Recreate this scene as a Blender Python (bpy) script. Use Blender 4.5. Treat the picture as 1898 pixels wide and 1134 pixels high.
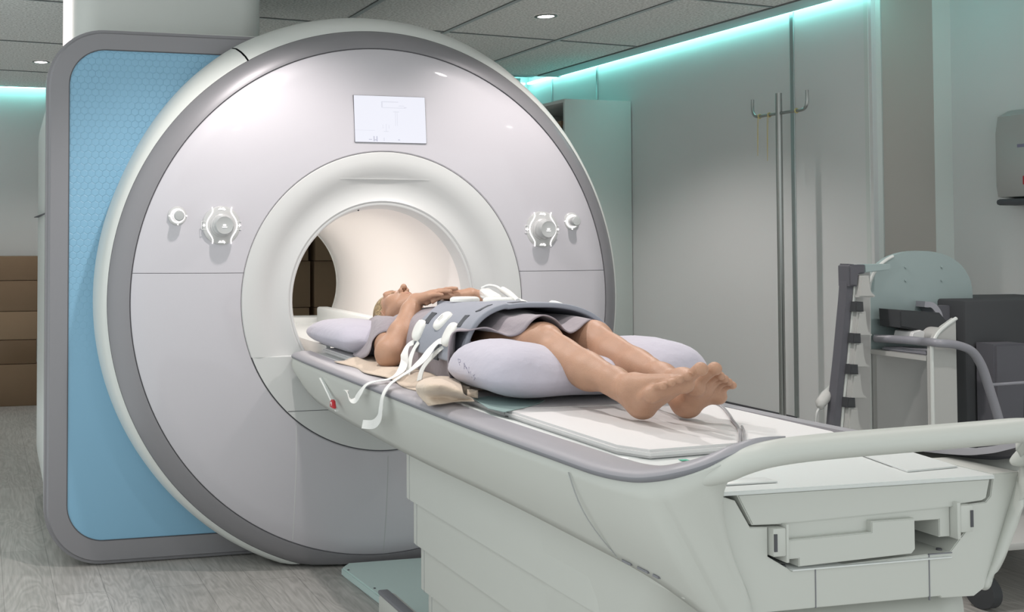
import bpy, bmesh, math, random
import numpy as np
from mathutils import Vector, Matrix
from mathutils.bvhtree import BVHTree
random.seed(7)
PI = math.pi
for o in list(bpy.data.objects): bpy.data.objects.remove(o)
SC = bpy.context.scene
COL = SC.collection

# ---------------------------------------------------------------- camera, world, exposure
FPX = 1970.0; PPX, PPY = 435.6, 383.2
CAM = Vector((-1.616, -4.09, 1.348))
yaw, pitch, roll = math.radians(13.47), math.radians(1.645), math.radians(0.077)
cF = Vector((math.sin(yaw)*math.cos(pitch), math.cos(yaw)*math.cos(pitch), math.sin(pitch)))
r0 = Vector((math.cos(yaw), -math.sin(yaw), 0)); u0 = r0.cross(cF)
cR = math.cos(roll)*r0 + math.sin(roll)*u0; cU = cR.cross(cF)
cd = bpy.data.cameras.new('camera'); cam = bpy.data.objects.new('camera', cd); COL.objects.link(cam)
cam.matrix_world = Matrix(((cR.x, cU.x, -cF.x, CAM.x), (cR.y, cU.y, -cF.y, CAM.y), (cR.z, cU.z, -cF.z, CAM.z), (0, 0, 0, 1)))
cd.sensor_fit = 'HORIZONTAL'; cd.sensor_width = 36.0; cd.lens = 36.0*FPX/1898
cd.shift_x = (949-PPX)/1898; cd.shift_y = -(567-PPY)/1898; cd.clip_start = 0.05
SC.camera = cam
SC.view_settings.view_transform = 'Standard'; SC.view_settings.look = 'None'
SC.view_settings.gamma = 1.0; SC.view_settings.exposure = 0.0; SC.view_settings.use_curve_mapping = False
w = bpy.data.worlds.new('world'); SC.world = w; w.use_nodes = True
w.node_tree.nodes['Background'].inputs[0].default_value = (0.90, 0.955, 0.945, 1)
w.node_tree.nodes['Background'].inputs[1].default_value = 1.2
def hit(px, py, axis, val):                                    # where a measured sight line meets a plane of the room
    r = cF + (px-PPX)/FPX*cR - (py-PPY)/FPX*cU
    t = (val-CAM[axis])/r[axis]
    return CAM + t*r
def lamp(name, kind, loc, energy, color=(1, 1, 1), target=None, **k):
    l = bpy.data.lights.new(name, kind); l.energy = energy; l.color = color
    for a, b in k.items(): setattr(l, a, b)
    o = bpy.data.objects.new(name, l); COL.objects.link(o); o.location = loc
    if target is not None: o.rotation_euler = (Vector(target)-Vector(loc)).to_track_quat('-Z', 'Y').to_euler()
    return o

# ---------------------------------------------------------------- materials
def mat(name, col, rough=0.5, metal=0.0, coat=0.0, emis=None, es=0.0, bump=0.0, bscale=200.0, var=0.0, vscale=4.0, sss=0.0, sheen=0.0, trans=0.0, spec=0.5):
    m = bpy.data.materials.new(name); m.use_nodes = True
    nt = m.node_tree; b = nt.nodes['Principled BSDF']
    def S(k, v):
        if k in b.inputs: b.inputs[k].default_value = v
    S('Base Color', (*col, 1)); S('Roughness', rough); S('Metallic', metal); S('Coat Weight', coat); S('Coat Roughness', 0.05)
    S('Specular IOR Level', spec)
    if emis: S('Emission Color', (*emis, 1)); S('Emission Strength', es)
    if sss: S('Subsurface Weight', sss); S('Subsurface Radius', (0.02, 0.008, 0.004)); S('Subsurface Scale', 0.4)
    if sheen: S('Sheen Weight', sheen)
    if trans: S('Transmission Weight', trans)
    tc = nt.nodes.new('ShaderNodeTexCoord')
    if var:
        n = nt.nodes.new('ShaderNodeTexNoise'); n.inputs['Scale'].default_value = vscale; n.inputs['Detail'].default_value = 4
        nt.links.new(tc.outputs['Object'], n.inputs['Vector'])
        mx = nt.nodes.new('ShaderNodeMixRGB'); mx.blend_type = 'MIX'
        mx.inputs[1].default_value = tuple(c*(1-var) for c in col)+(1,); mx.inputs[2].default_value = tuple(min(1, c*(1+var)) for c in col)+(1,)
        nt.links.new(n.outputs['Fac'], mx.inputs[0]); nt.links.new(mx.outputs[0], b.inputs['Base Color'])
    if bump:
        n = nt.nodes.new('ShaderNodeTexNoise'); n.inputs['Scale'].default_value = bscale; n.inputs['Detail'].default_value = 3
        nt.links.new(tc.outputs['Object'], n.inputs['Vector'])
        bp = nt.nodes.new('ShaderNodeBump'); bp.inputs['Strength'].default_value = bump; bp.inputs['Distance'].default_value = 0.004
        nt.links.new(n.outputs['Fac'], bp.inputs['Height']); nt.links.new(bp.outputs['Normal'], b.inputs['Normal'])
    return m
M = {}
M['white'] = mat('white_plastic', (0.58, 0.60, 0.58), 0.42, bump=0.03, bscale=900)
M['table_white'] = mat('table_shell', (0.545, 0.555, 0.52), 0.45, bump=0.03, bscale=900)
M['deck'] = mat('deck_white', (0.68, 0.70, 0.69), 0.35)
M['face'] = mat('pearl_silver', (0.53, 0.512, 0.548), 0.45, metal=0.08, coat=0.6, var=0.02, vscale=300)
M['grey'] = mat('satin_grey', (0.24, 0.235, 0.25), 0.42, metal=0.25)
M['shell'] = mat('shell_white', (0.60, 0.62, 0.60), 0.4)
M['funnel'] = mat('funnel_white', (0.60, 0.605, 0.60), 0.38)
M['bore'] = mat('bore_white', (0.80, 0.765, 0.74), 0.5)
M['seam'] = mat('seam_dark', (0.08, 0.08, 0.09), 0.7)
M['rim'] = mat('rim_lilac_grey', (0.325, 0.315, 0.34), 0.42, metal=0.1)
M['rim_edge'] = mat('rim_edge_grey', (0.20, 0.20, 0.22), 0.45)
M['ceilseam'] = mat('ceiling_seam', (0.16, 0.17, 0.17), 0.8)
M['dark'] = mat('dark_void', (0.02, 0.02, 0.022), 0.8)
M['darkgrey'] = mat('dark_grey_plastic', (0.075, 0.08, 0.09), 0.6)
M['screen'] = mat('screen_lit', (0.03, 0.03, 0.03), 0.2, emis=(0.90, 0.91, 1.0), es=0.92)
M['screen_line'] = mat('screen_drawing', (0.03, 0.03, 0.03), 0.3, emis=(0.70, 0.71, 0.86), es=0.75)
M['screen_line2'] = mat('screen_drawing_faint', (0.03, 0.03, 0.03), 0.3, emis=(0.83, 0.84, 0.95), es=0.80)
M['glow'] = mat('control_glow', (1, 1, 1), 0.3, emis=(1.0, 0.93, 0.92), es=1.6)
M['dial'] = mat('dial_grey', (0.42, 0.43, 0.43), 0.3, coat=0.4)
M['dialplate'] = mat('dial_plate', (0.50, 0.50, 0.50), 0.25, coat=0.5)
M['led'] = mat('led_cyan', (0.5, 1, 1), 0.4, emis=(0.32, 1.0, 0.93), es=7.5)
M['ledwhite'] = mat('led_white', (1, 1, 1), 0.4, emis=(1.0, 0.88, 0.84), es=2.2)
M['lamp'] = mat('lamp_disc', (1, 1, 1), 0.4, emis=(1.0, 0.93, 0.92), es=14)
M['wall'] = mat('wall_panel', (0.68, 0.69, 0.69), 0.5, bump=0.04, bscale=500, var=0.015, vscale=2)
M['beige'] = mat('beige_panel', (0.50, 0.465, 0.43), 0.6, var=0.02)
M['alu'] = mat('brushed_aluminium', (0.42, 0.46, 0.46), 0.3, metal=0.8)
M['steel'] = mat('steel_tube', (0.38, 0.39, 0.38), 0.32, metal=0.85)
M['ceilwhite'] = mat('ceiling_bar', (0.50, 0.55, 0.56), 0.5)
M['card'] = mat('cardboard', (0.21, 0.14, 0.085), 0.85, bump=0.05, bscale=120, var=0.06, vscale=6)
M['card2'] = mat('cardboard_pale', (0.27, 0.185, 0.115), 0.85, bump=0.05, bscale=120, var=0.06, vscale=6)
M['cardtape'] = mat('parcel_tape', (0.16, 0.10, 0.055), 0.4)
M['cab'] = mat('cabinet_white', (0.62, 0.66, 0.64), 0.5)
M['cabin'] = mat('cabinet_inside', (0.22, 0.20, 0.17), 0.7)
M['skin'] = mat('skin', (0.43, 0.245, 0.16), 0.50, bump=0.22, bscale=330, var=0.13, vscale=26, sss=0.08)
M['sole'] = M['skin']
M['lip'] = mat('lip', (0.40, 0.18, 0.14), 0.45)
M['hair'] = mat('hair_blond', (0.34, 0.235, 0.11), 0.5)
def hair_mat():
    m = M['hair']; nt = m.node_tree; b = nt.nodes['Principled BSDF']
    tc = nt.nodes.new('ShaderNodeTexCoord'); mp = nt.nodes.new('ShaderNodeMapping'); mp.inputs['Scale'].default_value = (120, 330, 14)
    n = nt.nodes.new('ShaderNodeTexNoise'); n.inputs['Scale'].default_value = 1; n.inputs['Detail'].default_value = 3
    cr = nt.nodes.new('ShaderNodeValToRGB'); cr.color_ramp.elements[0].position = 0.35; cr.color_ramp.elements[0].color = (0.10, 0.06, 0.022, 1); cr.color_ramp.elements[1].position = 0.68; cr.color_ramp.elements[1].color = (0.55, 0.41, 0.22, 1)
    nt.links.new(tc.outputs['Object'], mp.inputs[0]); nt.links.new(mp.outputs[0], n.inputs['Vector']); nt.links.new(n.outputs['Fac'], cr.inputs[0]); nt.links.new(cr.outputs[0], b.inputs['Base Color'])
    bp = nt.nodes.new('ShaderNodeBump'); bp.inputs['Strength'].default_value = 0.7; bp.inputs['Distance'].default_value = 0.003; nt.links.new(n.outputs['Fac'], bp.inputs['Height']); nt.links.new(bp.outputs[0], b.inputs['Normal'])
hair_mat()
M['gown'] = mat('gown_grey_lilac', (0.285, 0.25, 0.275), 0.9, bump=1.0, bscale=34, sheen=0.2, var=0.04, vscale=9)
M['pillow'] = mat('pillow_lilac', (0.46, 0.44, 0.51), 0.85, bump=1.0, bscale=26, sheen=0.2, var=0.03, vscale=12)
M['coil'] = mat('coil_fabric', (0.27, 0.285, 0.33), 0.7, bump=0.15, bscale=600, var=0.04, vscale=60)
M['slot'] = mat('coil_slot', (0.06, 0.065, 0.075), 0.8)
M['module'] = mat('module_white', (0.80, 0.80, 0.77), 0.22, coat=0.3)
M['strap'] = mat('strap_white', (0.78, 0.78, 0.76), 0.8, bump=0.25, bscale=900)
M['blanket'] = mat('blanket_cream', (0.60, 0.49, 0.39), 0.95, bump=0.8, bscale=60, sheen=0.2, var=0.05, vscale=18)
M['mat'] = mat('tray_pad', (0.68, 0.67, 0.67), 0.5)
M['sheet'] = mat('teal_sheet', (0.28, 0.38, 0.37), 0.7)
M['green'] = mat('green_mark', (0.08, 0.42, 0.28), 0.5)
M['red'] = mat('red_label', (0.45, 0.02, 0.03), 0.4)
M['label'] = mat('white_label', (0.8, 0.8, 0.8), 0.5)
M['ink'] = mat('pen_ink', (0.22, 0.21, 0.30), 0.7)
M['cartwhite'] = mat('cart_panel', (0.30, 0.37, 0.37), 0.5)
M['cartedge'] = mat('cart_edge', (0.44, 0.44, 0.425), 0.5)
M['tube'] = mat('grey_tube', (0.26, 0.26, 0.29), 0.4)
M['foam'] = mat('charcoal_foam', (0.045, 0.048, 0.052), 0.85)
M['foam2'] = mat('grey_foam', (0.10, 0.10, 0.115), 0.85)
M['hose'] = mat('clear_hose', (0.55, 0.53, 0.55), 0.15, trans=0.35)
M['dryer'] = mat('dryer_case', (0.46, 0.46, 0.45), 0.3, metal=0.3)
M['baseplate'] = mat('base_plate', (0.50, 0.62, 0.60), 0.45)
M['band'] = mat('rubber_band', (0.62, 0.52, 0.24), 0.6)

def node_mat(name): 
    m = bpy.data.materials.new(name); m.use_nodes = True
    nt = m.node_tree; return m, nt, nt.nodes['Principled BSDF']
def mth(nt, op, a, b=None, c=None):
    n = nt.nodes.new('ShaderNodeMath'); n.operation = op
    for i, v in enumerate((a, b, c)):
        if v is None: continue
        if isinstance(v, (int, float)): n.inputs[i].default_value = v
        else: nt.links.new(v, n.inputs[i])
    return n.outputs[0]
def hex_panel():
    m, nt, b = node_mat('blue_hexagon_panel')
    b.inputs['Base Color'].default_value = (0.205, 0.405, 0.565, 1); b.inputs['Roughness'].default_value = 0.42
    b.inputs['Coat Weight'].default_value = 0.25; b.inputs['Coat Roughness'].default_value = 0.2
    tc = nt.nodes.new('ShaderNodeTexCoord'); sp = nt.nodes.new('ShaderNodeSeparateXYZ'); nt.links.new(tc.outputs['Object'], sp.inputs[0])
    k = 1/0.030
    X = mth(nt, 'MULTIPLY', sp.outputs['X'], k); Y = mth(nt, 'MULTIPLY', sp.outputs['Z'], k)
    s3 = math.sqrt(3)
    ax = mth(nt, 'SUBTRACT', mth(nt, 'FLOORED_MODULO', X, 1.0), 0.5) ; ay = mth(nt, 'SUBTRACT', mth(nt, 'FLOORED_MODULO', Y, s3), s3/2)
    bx = mth(nt, 'SUBTRACT', mth(nt, 'FLOORED_MODULO', mth(nt, 'SUBTRACT', X, 0.5), 1.0), 0.5)
    by = mth(nt, 'SUBTRACT', mth(nt, 'FLOORED_MODULO', mth(nt, 'SUBTRACT', Y, s3/2), s3), s3/2)
    da = mth(nt, 'ADD', mth(nt, 'MULTIPLY', ax, ax), mth(nt, 'MULTIPLY', ay, ay)); db = mth(nt, 'ADD', mth(nt, 'MULTIPLY', bx, bx), mth(nt, 'MULTIPLY', by, by))
    sel = mth(nt, 'LESS_THAN', da, db)
    def pick(p, q): return mth(nt, 'ADD', mth(nt, 'MULTIPLY', sel, p), mth(nt, 'MULTIPLY', mth(nt, 'SUBTRACT', 1.0, sel), q))
    hx = mth(nt, 'ABSOLUTE', pick(ax, bx)); hy = mth(nt, 'ABSOLUTE', pick(ay, by))
    d = mth(nt, 'MAXIMUM', hx, mth(nt, 'ADD', mth(nt, 'MULTIPLY', hx, 0.5), mth(nt, 'MULTIPLY', hy, s3/2)))
    groove = mth(nt, 'SMOOTH_MIN', mth(nt, 'MULTIPLY', mth(nt, 'SUBTRACT', 0.5, d), 12.0), 1.0, 0.3)
    fade = nt.nodes.new('ShaderNodeMapRange'); fade.inputs[1].default_value = 0.75; fade.inputs[2].default_value = 1.35
    nt.links.new(sp.outputs['Z'], fade.inputs[0])
    nz = nt.nodes.new('ShaderNodeTexNoise'); nz.inputs['Scale'].default_value = 5; nt.links.new(tc.outputs['Object'], nz.inputs['Vector'])
    amt = mth(nt, 'MULTIPLY', fade.outputs[0], mth(nt, 'ADD', nz.outputs['Fac'], 0.3))
    bp = nt.nodes.new('ShaderNodeBump'); bp.inputs['Distance'].default_value = 0.0016
    nt.links.new(groove, bp.inputs['Height']); nt.links.new(amt, bp.inputs['Strength']); nt.links.new(bp.outputs[0], b.inputs['Normal'])
    return m
M['blue'] = hex_panel()
def floor_mat():
    m, nt, b = node_mat('grey_wood_vinyl'); b.inputs['Roughness'].default_value = 0.42
    tc = nt.nodes.new('ShaderNodeTexCoord'); mp = nt.nodes.new('ShaderNodeMapping'); mp.inputs['Scale'].default_value = (5.5, 1.1, 1)
    nt.links.new(tc.outputs['Object'], mp.inputs[0])
    n = nt.nodes.new('ShaderNodeTexNoise'); n.inputs['Scale'].default_value = 1.2; n.inputs['Detail'].default_value = 3; n.inputs['Distortion'].default_value = 0.6
    nt.links.new(mp.outputs[0], n.inputs['Vector'])
    rings = mth(nt, 'SINE', mth(nt, 'MULTIPLY', n.outputs['Fac'], 85.0))
    n2 = nt.nodes.new('ShaderNodeTexNoise'); n2.inputs['Scale'].default_value = 3; n2.inputs['Detail'].default_value = 6
    mp2 = nt.nodes.new('ShaderNodeMapping'); mp2.inputs['Scale'].default_value = (30, 2, 1); nt.links.new(tc.outputs['Object'], mp2.inputs[0]); nt.links.new(mp2.outputs[0], n2.inputs['Vector'])
    f = mth(nt, 'ADD', mth(nt, 'MULTIPLY', rings, 0.10), mth(nt, 'MULTIPLY', n2.outputs['Fac'], 0.8))
    cr = nt.nodes.new('ShaderNodeValToRGB'); cr.color_ramp.elements[0].position = 0.15; cr.color_ramp.elements[0].color = (0.33, 0.32, 0.30, 1)
    cr.color_ramp.elements[1].position = 0.75; cr.color_ramp.elements[1].color = (0.56, 0.54, 0.515, 1)
    nt.links.new(f, cr.inputs[0])
    br = nt.nodes.new('ShaderNodeTexBrick'); br.inputs['Scale'].default_value = 1; br.inputs['Brick Width'].default_value = 1.2; br.inputs['Row Height'].default_value = 0.19
    br.inputs['Mortar Size'].default_value = 0.0015; br.inputs['Color1'].default_value = (1, 1, 1, 1); br.inputs['Color2'].default_value = (0.90, 0.90, 0.90, 1); br.inputs['Mortar'].default_value = (0.62, 0.62, 0.62, 1)
    mp3 = nt.nodes.new('ShaderNodeMapping'); mp3.inputs['Rotation'].default_value = (0, 0, PI/2); nt.links.new(tc.outputs['Object'], mp3.inputs[0]); nt.links.new(mp3.outputs[0], br.inputs['Vector'])
    mx = nt.nodes.new('ShaderNodeMixRGB'); mx.blend_type = 'MULTIPLY'; mx.inputs[0].default_value = 1
    nt.links.new(cr.outputs[0], mx.inputs[1]); nt.links.new(br.outputs['Color'], mx.inputs[2]); nt.links.new(mx.outputs[0], b.inputs['Base Color'])
    return m
M['floor'] = floor_mat()
def ceil_mat():
    m, nt, b = node_mat('mineral_ceiling_tile'); b.inputs['Roughness'].default_value = 0.9
    tc = nt.nodes.new('ShaderNodeTexCoord'); n = nt.nodes.new('ShaderNodeTexNoise'); n.inputs['Scale'].default_value = 75; n.inputs['Detail'].default_value = 3
    nt.links.new(tc.outputs['Object'], n.inputs['Vector'])
    cr = nt.nodes.new('ShaderNodeValToRGB'); cr.color_ramp.elements[0].position = 0.38; cr.color_ramp.elements[0].color = (0.62, 0.625, 0.605, 1)
    cr.color_ramp.elements[1].position = 0.58; cr.color_ramp.elements[1].color = (0.92, 0.925, 0.91, 1)
    nt.links.new(n.outputs['Fac'], cr.inputs[0]); nt.links.new(cr.outputs[0], b.inputs['Base Color'])
    return m
M['ceil'] = ceil_mat()

# ---------------------------------------------------------------- mesh helpers
def obj(name, bm, m, parent=None, smooth=True, angle=35):
    if isinstance(bm, bmesh.types.BMesh):
        bmesh.ops.recalc_face_normals(bm, faces=bm.faces)
        me = bpy.data.meshes.new(name); bm.to_mesh(me); bm.free()
    else: me = bm
    o = bpy.data.objects.new(name, me); COL.objects.link(o)
    for mm in (m if isinstance(m, (list, tuple)) else [m]): me.materials.append(mm)
    if smooth:
        me.polygons.foreach_set('use_smooth', [True]*len(me.polygons))
        if angle: 
            try: me.set_sharp_from_angle(angle=math.radians(angle))
            except Exception: pass
    if parent: o.parent = parent; o.matrix_parent_inverse = parent.matrix_world.inverted()
    return o
def tag(o, label, cat, group=None):
    o['label'] = label; o['category'] = cat
    if group: o['group'] = group
    return o
def thing(name, label, cat, loc=(0, 0, 0), group=None):
    o = bpy.data.objects.new(name, None); COL.objects.link(o); o.empty_display_size = 0.1
    o.location = loc; o.matrix_world = Matrix.Translation(loc)
    return tag(o, label, cat, group)
def struct(name, bm, m, parent=None, smooth=False):
    o = obj(name, bm, m, parent, smooth)
    if not parent: o['kind'] = 'structure'
    return o
def NB(): return bmesh.new()
def box(bm, x0, x1, y0, y1, z0, z1, bev=0.0, seg=2, rot=None, piv=None):
    r = bmesh.ops.create_cube(bm, size=1.0); vs = r['verts']
    for v in vs: v.co = Vector(((x0+x1)/2+v.co.x*(x1-x0), (y0+y1)/2+v.co.y*(y1-y0), (z0+z1)/2+v.co.z*(z1-z0)))
    if bev:
        es = list({e for v in vs for e in v.link_edges})
        rr = bmesh.ops.bevel(bm, geom=es, offset=bev, segments=seg, affect='EDGES', profile=0.5, clamp_overlap=True)
        vs = list({v for f in rr['faces'] for v in f.verts} | {v for v in vs if v.is_valid})
    if rot is not None:
        p = piv or Vector(((x0+x1)/2, (y0+y1)/2, (z0+z1)/2))
        bmesh.ops.rotate(bm, verts=[v for v in vs if v.is_valid], cent=p, matrix=rot)
    return vs
def bx(*a, **k):
    bm = NB(); box(bm, *a, **k); return bm
def prism(pts, axis, a, b, bm=None, bev=0.0):
    """extrude a 2-D polygon along axis; for axis 1 points are (x,z), axis 2 (x,y), axis 0 (y,z)"""
    bm = bm or NB()
    def mk(p, t):
        return Vector((p[0], t, p[1])) if axis == 1 else Vector((p[0], p[1], t)) if axis == 2 else Vector((t, p[0], p[1]))
    A = [bm.verts.new(mk(p, a)) for p in pts]; B = [bm.verts.new(mk(p, b)) for p in pts]
    n = len(pts); fa = bm.faces.new(A); fb = bm.faces.new(B[::-1])
    for i in range(n): bm.faces.new((A[i], B[i], B[(i+1) % n], A[(i+1) % n]))
    if bev:
        bmesh.ops.recalc_face_normals(bm, faces=bm.faces)
        bmesh.ops.bevel(bm, geom=list({e for f in (fa, fb) for e in f.edges}), offset=bev, segments=2, affect='EDGES', clamp_overlap=True)
    return bm
def grid(bm, rows, close_u=False, close_v=False):
    V = [[bm.verts.new(p) for p in r] for r in rows]; n = len(V); k = len(V[0])
    for i in range(n if close_u else n-1):
        for j in range(k if close_v else k-1):
            try: bm.faces.new((V[i][j], V[(i+1) % n][j], V[(i+1) % n][(j+1) % k], V[i][(j+1) % k]))
            except ValueError: pass
    return V
def lathe(bm, prof, n=160, a0=0.0, a1=2*PI, zc=1.09, xc=0.0, rf=None):
    """revolve (radius, y) profile about the bore axis"""
    full = abs(a1-a0-2*PI) < 1e-6; rows = []
    for i in range(n if full else n+1):
        a = a0+(a1-a0)*i/n
        rows.append([Vector((xc+(r+(rf(a, j) if rf else 0))*math.cos(a), y, zc+(r+(rf(a, j) if rf else 0))*math.sin(a))) for j, (r, y) in enumerate(prof)])
    grid(bm, rows, close_u=full); return bm
def smooth_path(pts, n=8):
    P = [Vector(p) for p in pts]; out = []
    for i in range(len(P)-1):
        a = P[max(i-1, 0)]; b = P[i]; c = P[i+1]; d = P[min(i+2, len(P)-1)]
        for k in range(n):
            t = k/n; out.append(0.5*((2*b)+(c-a)*t+(2*a-5*b+4*c-d)*t*t+(3*b-a-3*c+d)*t**3))
    out.append(P[-1]); return out
def tube(bm, pts, r, seg=10, smooth=0, cap=True):
    if smooth: pts = smooth_path(pts, smooth)
    P = [Vector(p) for p in pts]; n = len(P); rs = r if isinstance(r, (list, tuple)) else [r]*n
    if len(rs) != n: rs = [rs[min(int(i*(len(rs)-1)/(n-1)), len(rs)-2)]*(1-((i*(len(rs)-1)/(n-1)) % 1 if i < n-1 else 1))+rs[min(int(i*(len(rs)-1)/(n-1)), len(rs)-2)+1]*((i*(len(rs)-1)/(n-1)) % 1 if i < n-1 else 1) for i in range(n)]
    T = [(P[min(i+1, n-1)]-P[max(i-1, 0)]).normalized() for i in range(n)]
    up = Vector((0, 0, 1)) if abs(T[0].z) < 0.9 else Vector((1, 0, 0)); N = (up-up.dot(T[0])*T[0]).normalized(); rows = []
    for i in range(n):
        N = (N-N.dot(T[i])*T[i]).normalized(); B = T[i].cross(N)
        rows.append([P[i]+rs[i]*(math.cos(2*PI*k/seg)*N+math.sin(2*PI*k/seg)*B) for k in range(seg)])
    V = grid(bm, rows, close_v=True)
    if cap: bm.faces.new(V[0][::-1]); bm.faces.new(V[-1])
    return bm
def ribbon(bm, pts, wvec, width, th=0.0015, smooth=6):
    """flat strap: path plus a width direction (constant or a list, one per control point)"""
    P = smooth_path(pts, smooth) if smooth else [Vector(p) for p in pts]; n = len(P)
    W = [Vector(v).normalized() for v in wvec] if isinstance(wvec, list) else [Vector(wvec).normalized()]*len(pts)
    Wp = smooth_path(W, smooth) if smooth else W
    T = [(P[min(i+1, n-1)]-P[max(i-1, 0)]).normalized() for i in range(n)]; rows = []
    for i in range(n):
        wv = (Wp[i]-Wp[i].dot(T[i])*T[i]).normalized(); nn = T[i].cross(wv).normalized()
        h = width/2
        rows.append([P[i]-wv*h-nn*th, P[i]+wv*h-nn*th, P[i]+wv*h+nn*th, P[i]-wv*h+nn*th])
    V = grid(bm, rows, close_v=True); bm.faces.new(V[0][::-1]); bm.faces.new(V[-1]); return bm
def rrect(x0, x1, z0, z1, r, n=10, corners=(1, 1, 1, 1)):
    out = []
    for (cx, cz, a, on) in ((x1-r, z1-r, 0, corners[0]), (x0+r, z1-r, PI/2, corners[1]), (x0+r, z0+r, PI, corners[2]), (x1-r, z0+r, 1.5*PI, corners[3])):
        if on: out += [(cx+r*math.cos(a+PI/2*k/n), cz+r*math.sin(a+PI/2*k/n)) for k in range(n+1)]
        else: out.append((x1 if a in (0, 1.5*PI) else x0, z1 if a in (0, PI/2) else z0))
    return out
def cushion(bm, c, h, e=2.4, nu=48, nv=28, fn=None):
    """soft pillow: superellipsoid, thin at its seam"""
    rows = []
    sg = lambda v, p: math.copysign(abs(v)**p, v)
    for j in range(nv+1):
        ph = -PI/2+PI*j/nv; row = []
        for i in range(nu):
            th = 2*PI*i/nu
            x = sg(math.cos(ph), 0.85)*sg(math.cos(th), 2/e/1.0*0.62); y = sg(math.cos(ph), 0.85)*sg(math.sin(th), 2/e*0.62); z = sg(math.sin(ph), 1.15)
            p = Vector((x*h[0], y*h[1], z*h[2]))
            if fn: p = fn(p)
            row.append(Vector(c)+p)
        rows.append(row)
    V = grid(bm, rows, close_v=True); bmesh.ops.remove_doubles(bm, verts=bm.verts, dist=1e-5); return bm
def mesh_solid(o, th, off=0.0, sub=0):
    if sub: s = o.modifiers.new('sub', 'SUBSURF'); s.levels = sub; s.render_levels = sub
    s = o.modifiers.new('solid', 'SOLIDIFY'); s.thickness = th; s.offset = off
def cyl(bm, p, q, r, seg=20): return tube(bm, [p, q], r, seg)
# ================================================================ THE ROOM
WX, WY, CZ = 2.78, 3.86, 2.60
TA = math.tan(math.radians(6.5))                                 # the ceiling grid runs slightly askew of the scanner
struct('floor', bx(-1.75, 4.2, -4.6, 5.1, -0.06, 0.0), M['floor'])
struct('ceiling', bx(-1.75, WX-0.055, -4.3, 3.30, CZ, CZ+0.05), M['ceil'])
struct('ceiling', bx(-1.75, 1.6, 3.30, 4.93, CZ, CZ+0.05), M['ceil'])
struct('ceiling', bx(-1.75, 3.2, -4.4, 5.1, CZ+0.22, CZ+0.27), M['ceilwhite'])
ct = struct('trim_1', bx(2.555, WX-0.055, -2.5, 3.30, CZ-0.006, CZ, bev=0.001), M['ceilwhite'])
struct('trim_2', bx(2.548, 2.555, -2.5, 3.30, CZ-0.008, CZ), M['ceilseam'])
k = 3
for yb in (-3.1, -1.9, -0.7, 0.5, 1.73, 2.96, 4.19):             # cross bars
    bm = NB(); x0, x1 = -1.7, (WX-0.06 if yb < 2.9 else 1.55)
    for (w_, z_, ) in ((0.0045, 0.0),):
        pts = [(x0, yb+TA*x0-w_), (x1, yb+TA*x1-w_), (x1, yb+TA*x1+w_), (x0, yb+TA*x0+w_)]
        prism(pts, 2, CZ-0.004, CZ-0.0005, bm)
    struct('trim_%d' % k, bm, M['ceilseam']); k += 1
    bm = NB(); prism([(x0, yb+TA*x0+0.0045), (x1, yb+TA*x1+0.0045), (x1, yb+TA*x1+0.022), (x0, yb+TA*x0+0.022)], 2, CZ-0.003, CZ-0.0005, bm)
    struct('trim_%d' % k, bm, M['ceilwhite']); k += 1
for xb in (-0.8, 0.43, 1.13, 1.93):                                    # long bars
    struct('trim_%d' % k, bx(xb-0.016, xb+0.016, -3.5, 3.3, CZ-0.0045, CZ-0.0005), M['ceilwhite']); k += 1
    struct('trim_%d' % k, bx(xb-0.019, xb-0.016, -3.5, 3.3, CZ-0.005, CZ-0.0005), M['ceilseam']); k += 1
# right wall, step in the wall, nearer wall
YS = 0.385
struct('wall_right', bx(WX, WX+0.06, YS, 5.1, 0.36, CZ+0.22), M['wall'])
struct('wall_right', bx(WX+0.02, WX+0.06, YS, 5.1, 0.0, 0.345), M['wall'])
struct('baseboard_right', bx(WX-0.004, WX+0.02, 0.93, 5.1, 0.345, 0.362), M['seam'])
struct('wall_right', bx(WX, WX+0.02, YS, 0.925, 0.0, 0.36), M['wall'])
struct('wall_right', bx(WX+0.045, 3.26, YS-0.001, YS+0.06, 0.0, CZ+0.22), M['beige'])
struct('wall_right', bx(3.22, 3.28, -3.4, YS, 0.0, CZ+0.22), M['wall'])
# aluminium corner profiles and panel joints
def profile(x, y, w_, n, m='alu', z0=0.36, z1=None, rot=0.0):
    bm = NB(); box(bm, x-0.006, x+0.006, y-w_/2, y+w_/2, z0, z1 or CZ+0.1, bev=0.003, rot=Matrix.Rotation(rot, 3, 'Z'))
    struct('trim_%d' % n, bm, M[m])
for yy, w_ in ((0.925, 0.030), (2.85, 0.022), (3.48, 0.018)):
    profile(WX, yy, w_, k); k += 1
struct('trim_%d' % k, prism([(WX-0.002, YS+0.045), (WX-0.002, YS+0.02), (WX+0.045, YS-0.012), (WX+0.06, YS-0.004), (WX+0.06, YS+0.045)], 2, 0, CZ+0.2), M['cab']); k += 1
struct('trim_%d' % k, prism([(3.16, YS-0.001), (3.165, YS-0.006), (3.22, YS-0.05), (3.222, YS-0.001)], 2, 0, CZ+0.2), M['cab']); k += 1
struct('wall_back', bx(1.55, 2.84, WY, WY+0.06, 0, CZ+0.22), M['wall'])
struct('wall_back', bx(1.55, 1.61, WY+0.06, 5.1, 0, CZ+0.22), M['wall'])
struct('wall_back', bx(-2.4, 1.6, 5.02, 5.08, 0, CZ+0.22), M['wall'])
struct('wall_left', bx(-2.46, -2.40, 0.5, 5.1, 0, CZ+0.22), M['wall'])
struct('trim_%d' % k, bx(1.62, WX-0.03, 3.30, 3.325, CZ-0.006, CZ+0.05), M['ceilwhite']); k += 1
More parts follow.
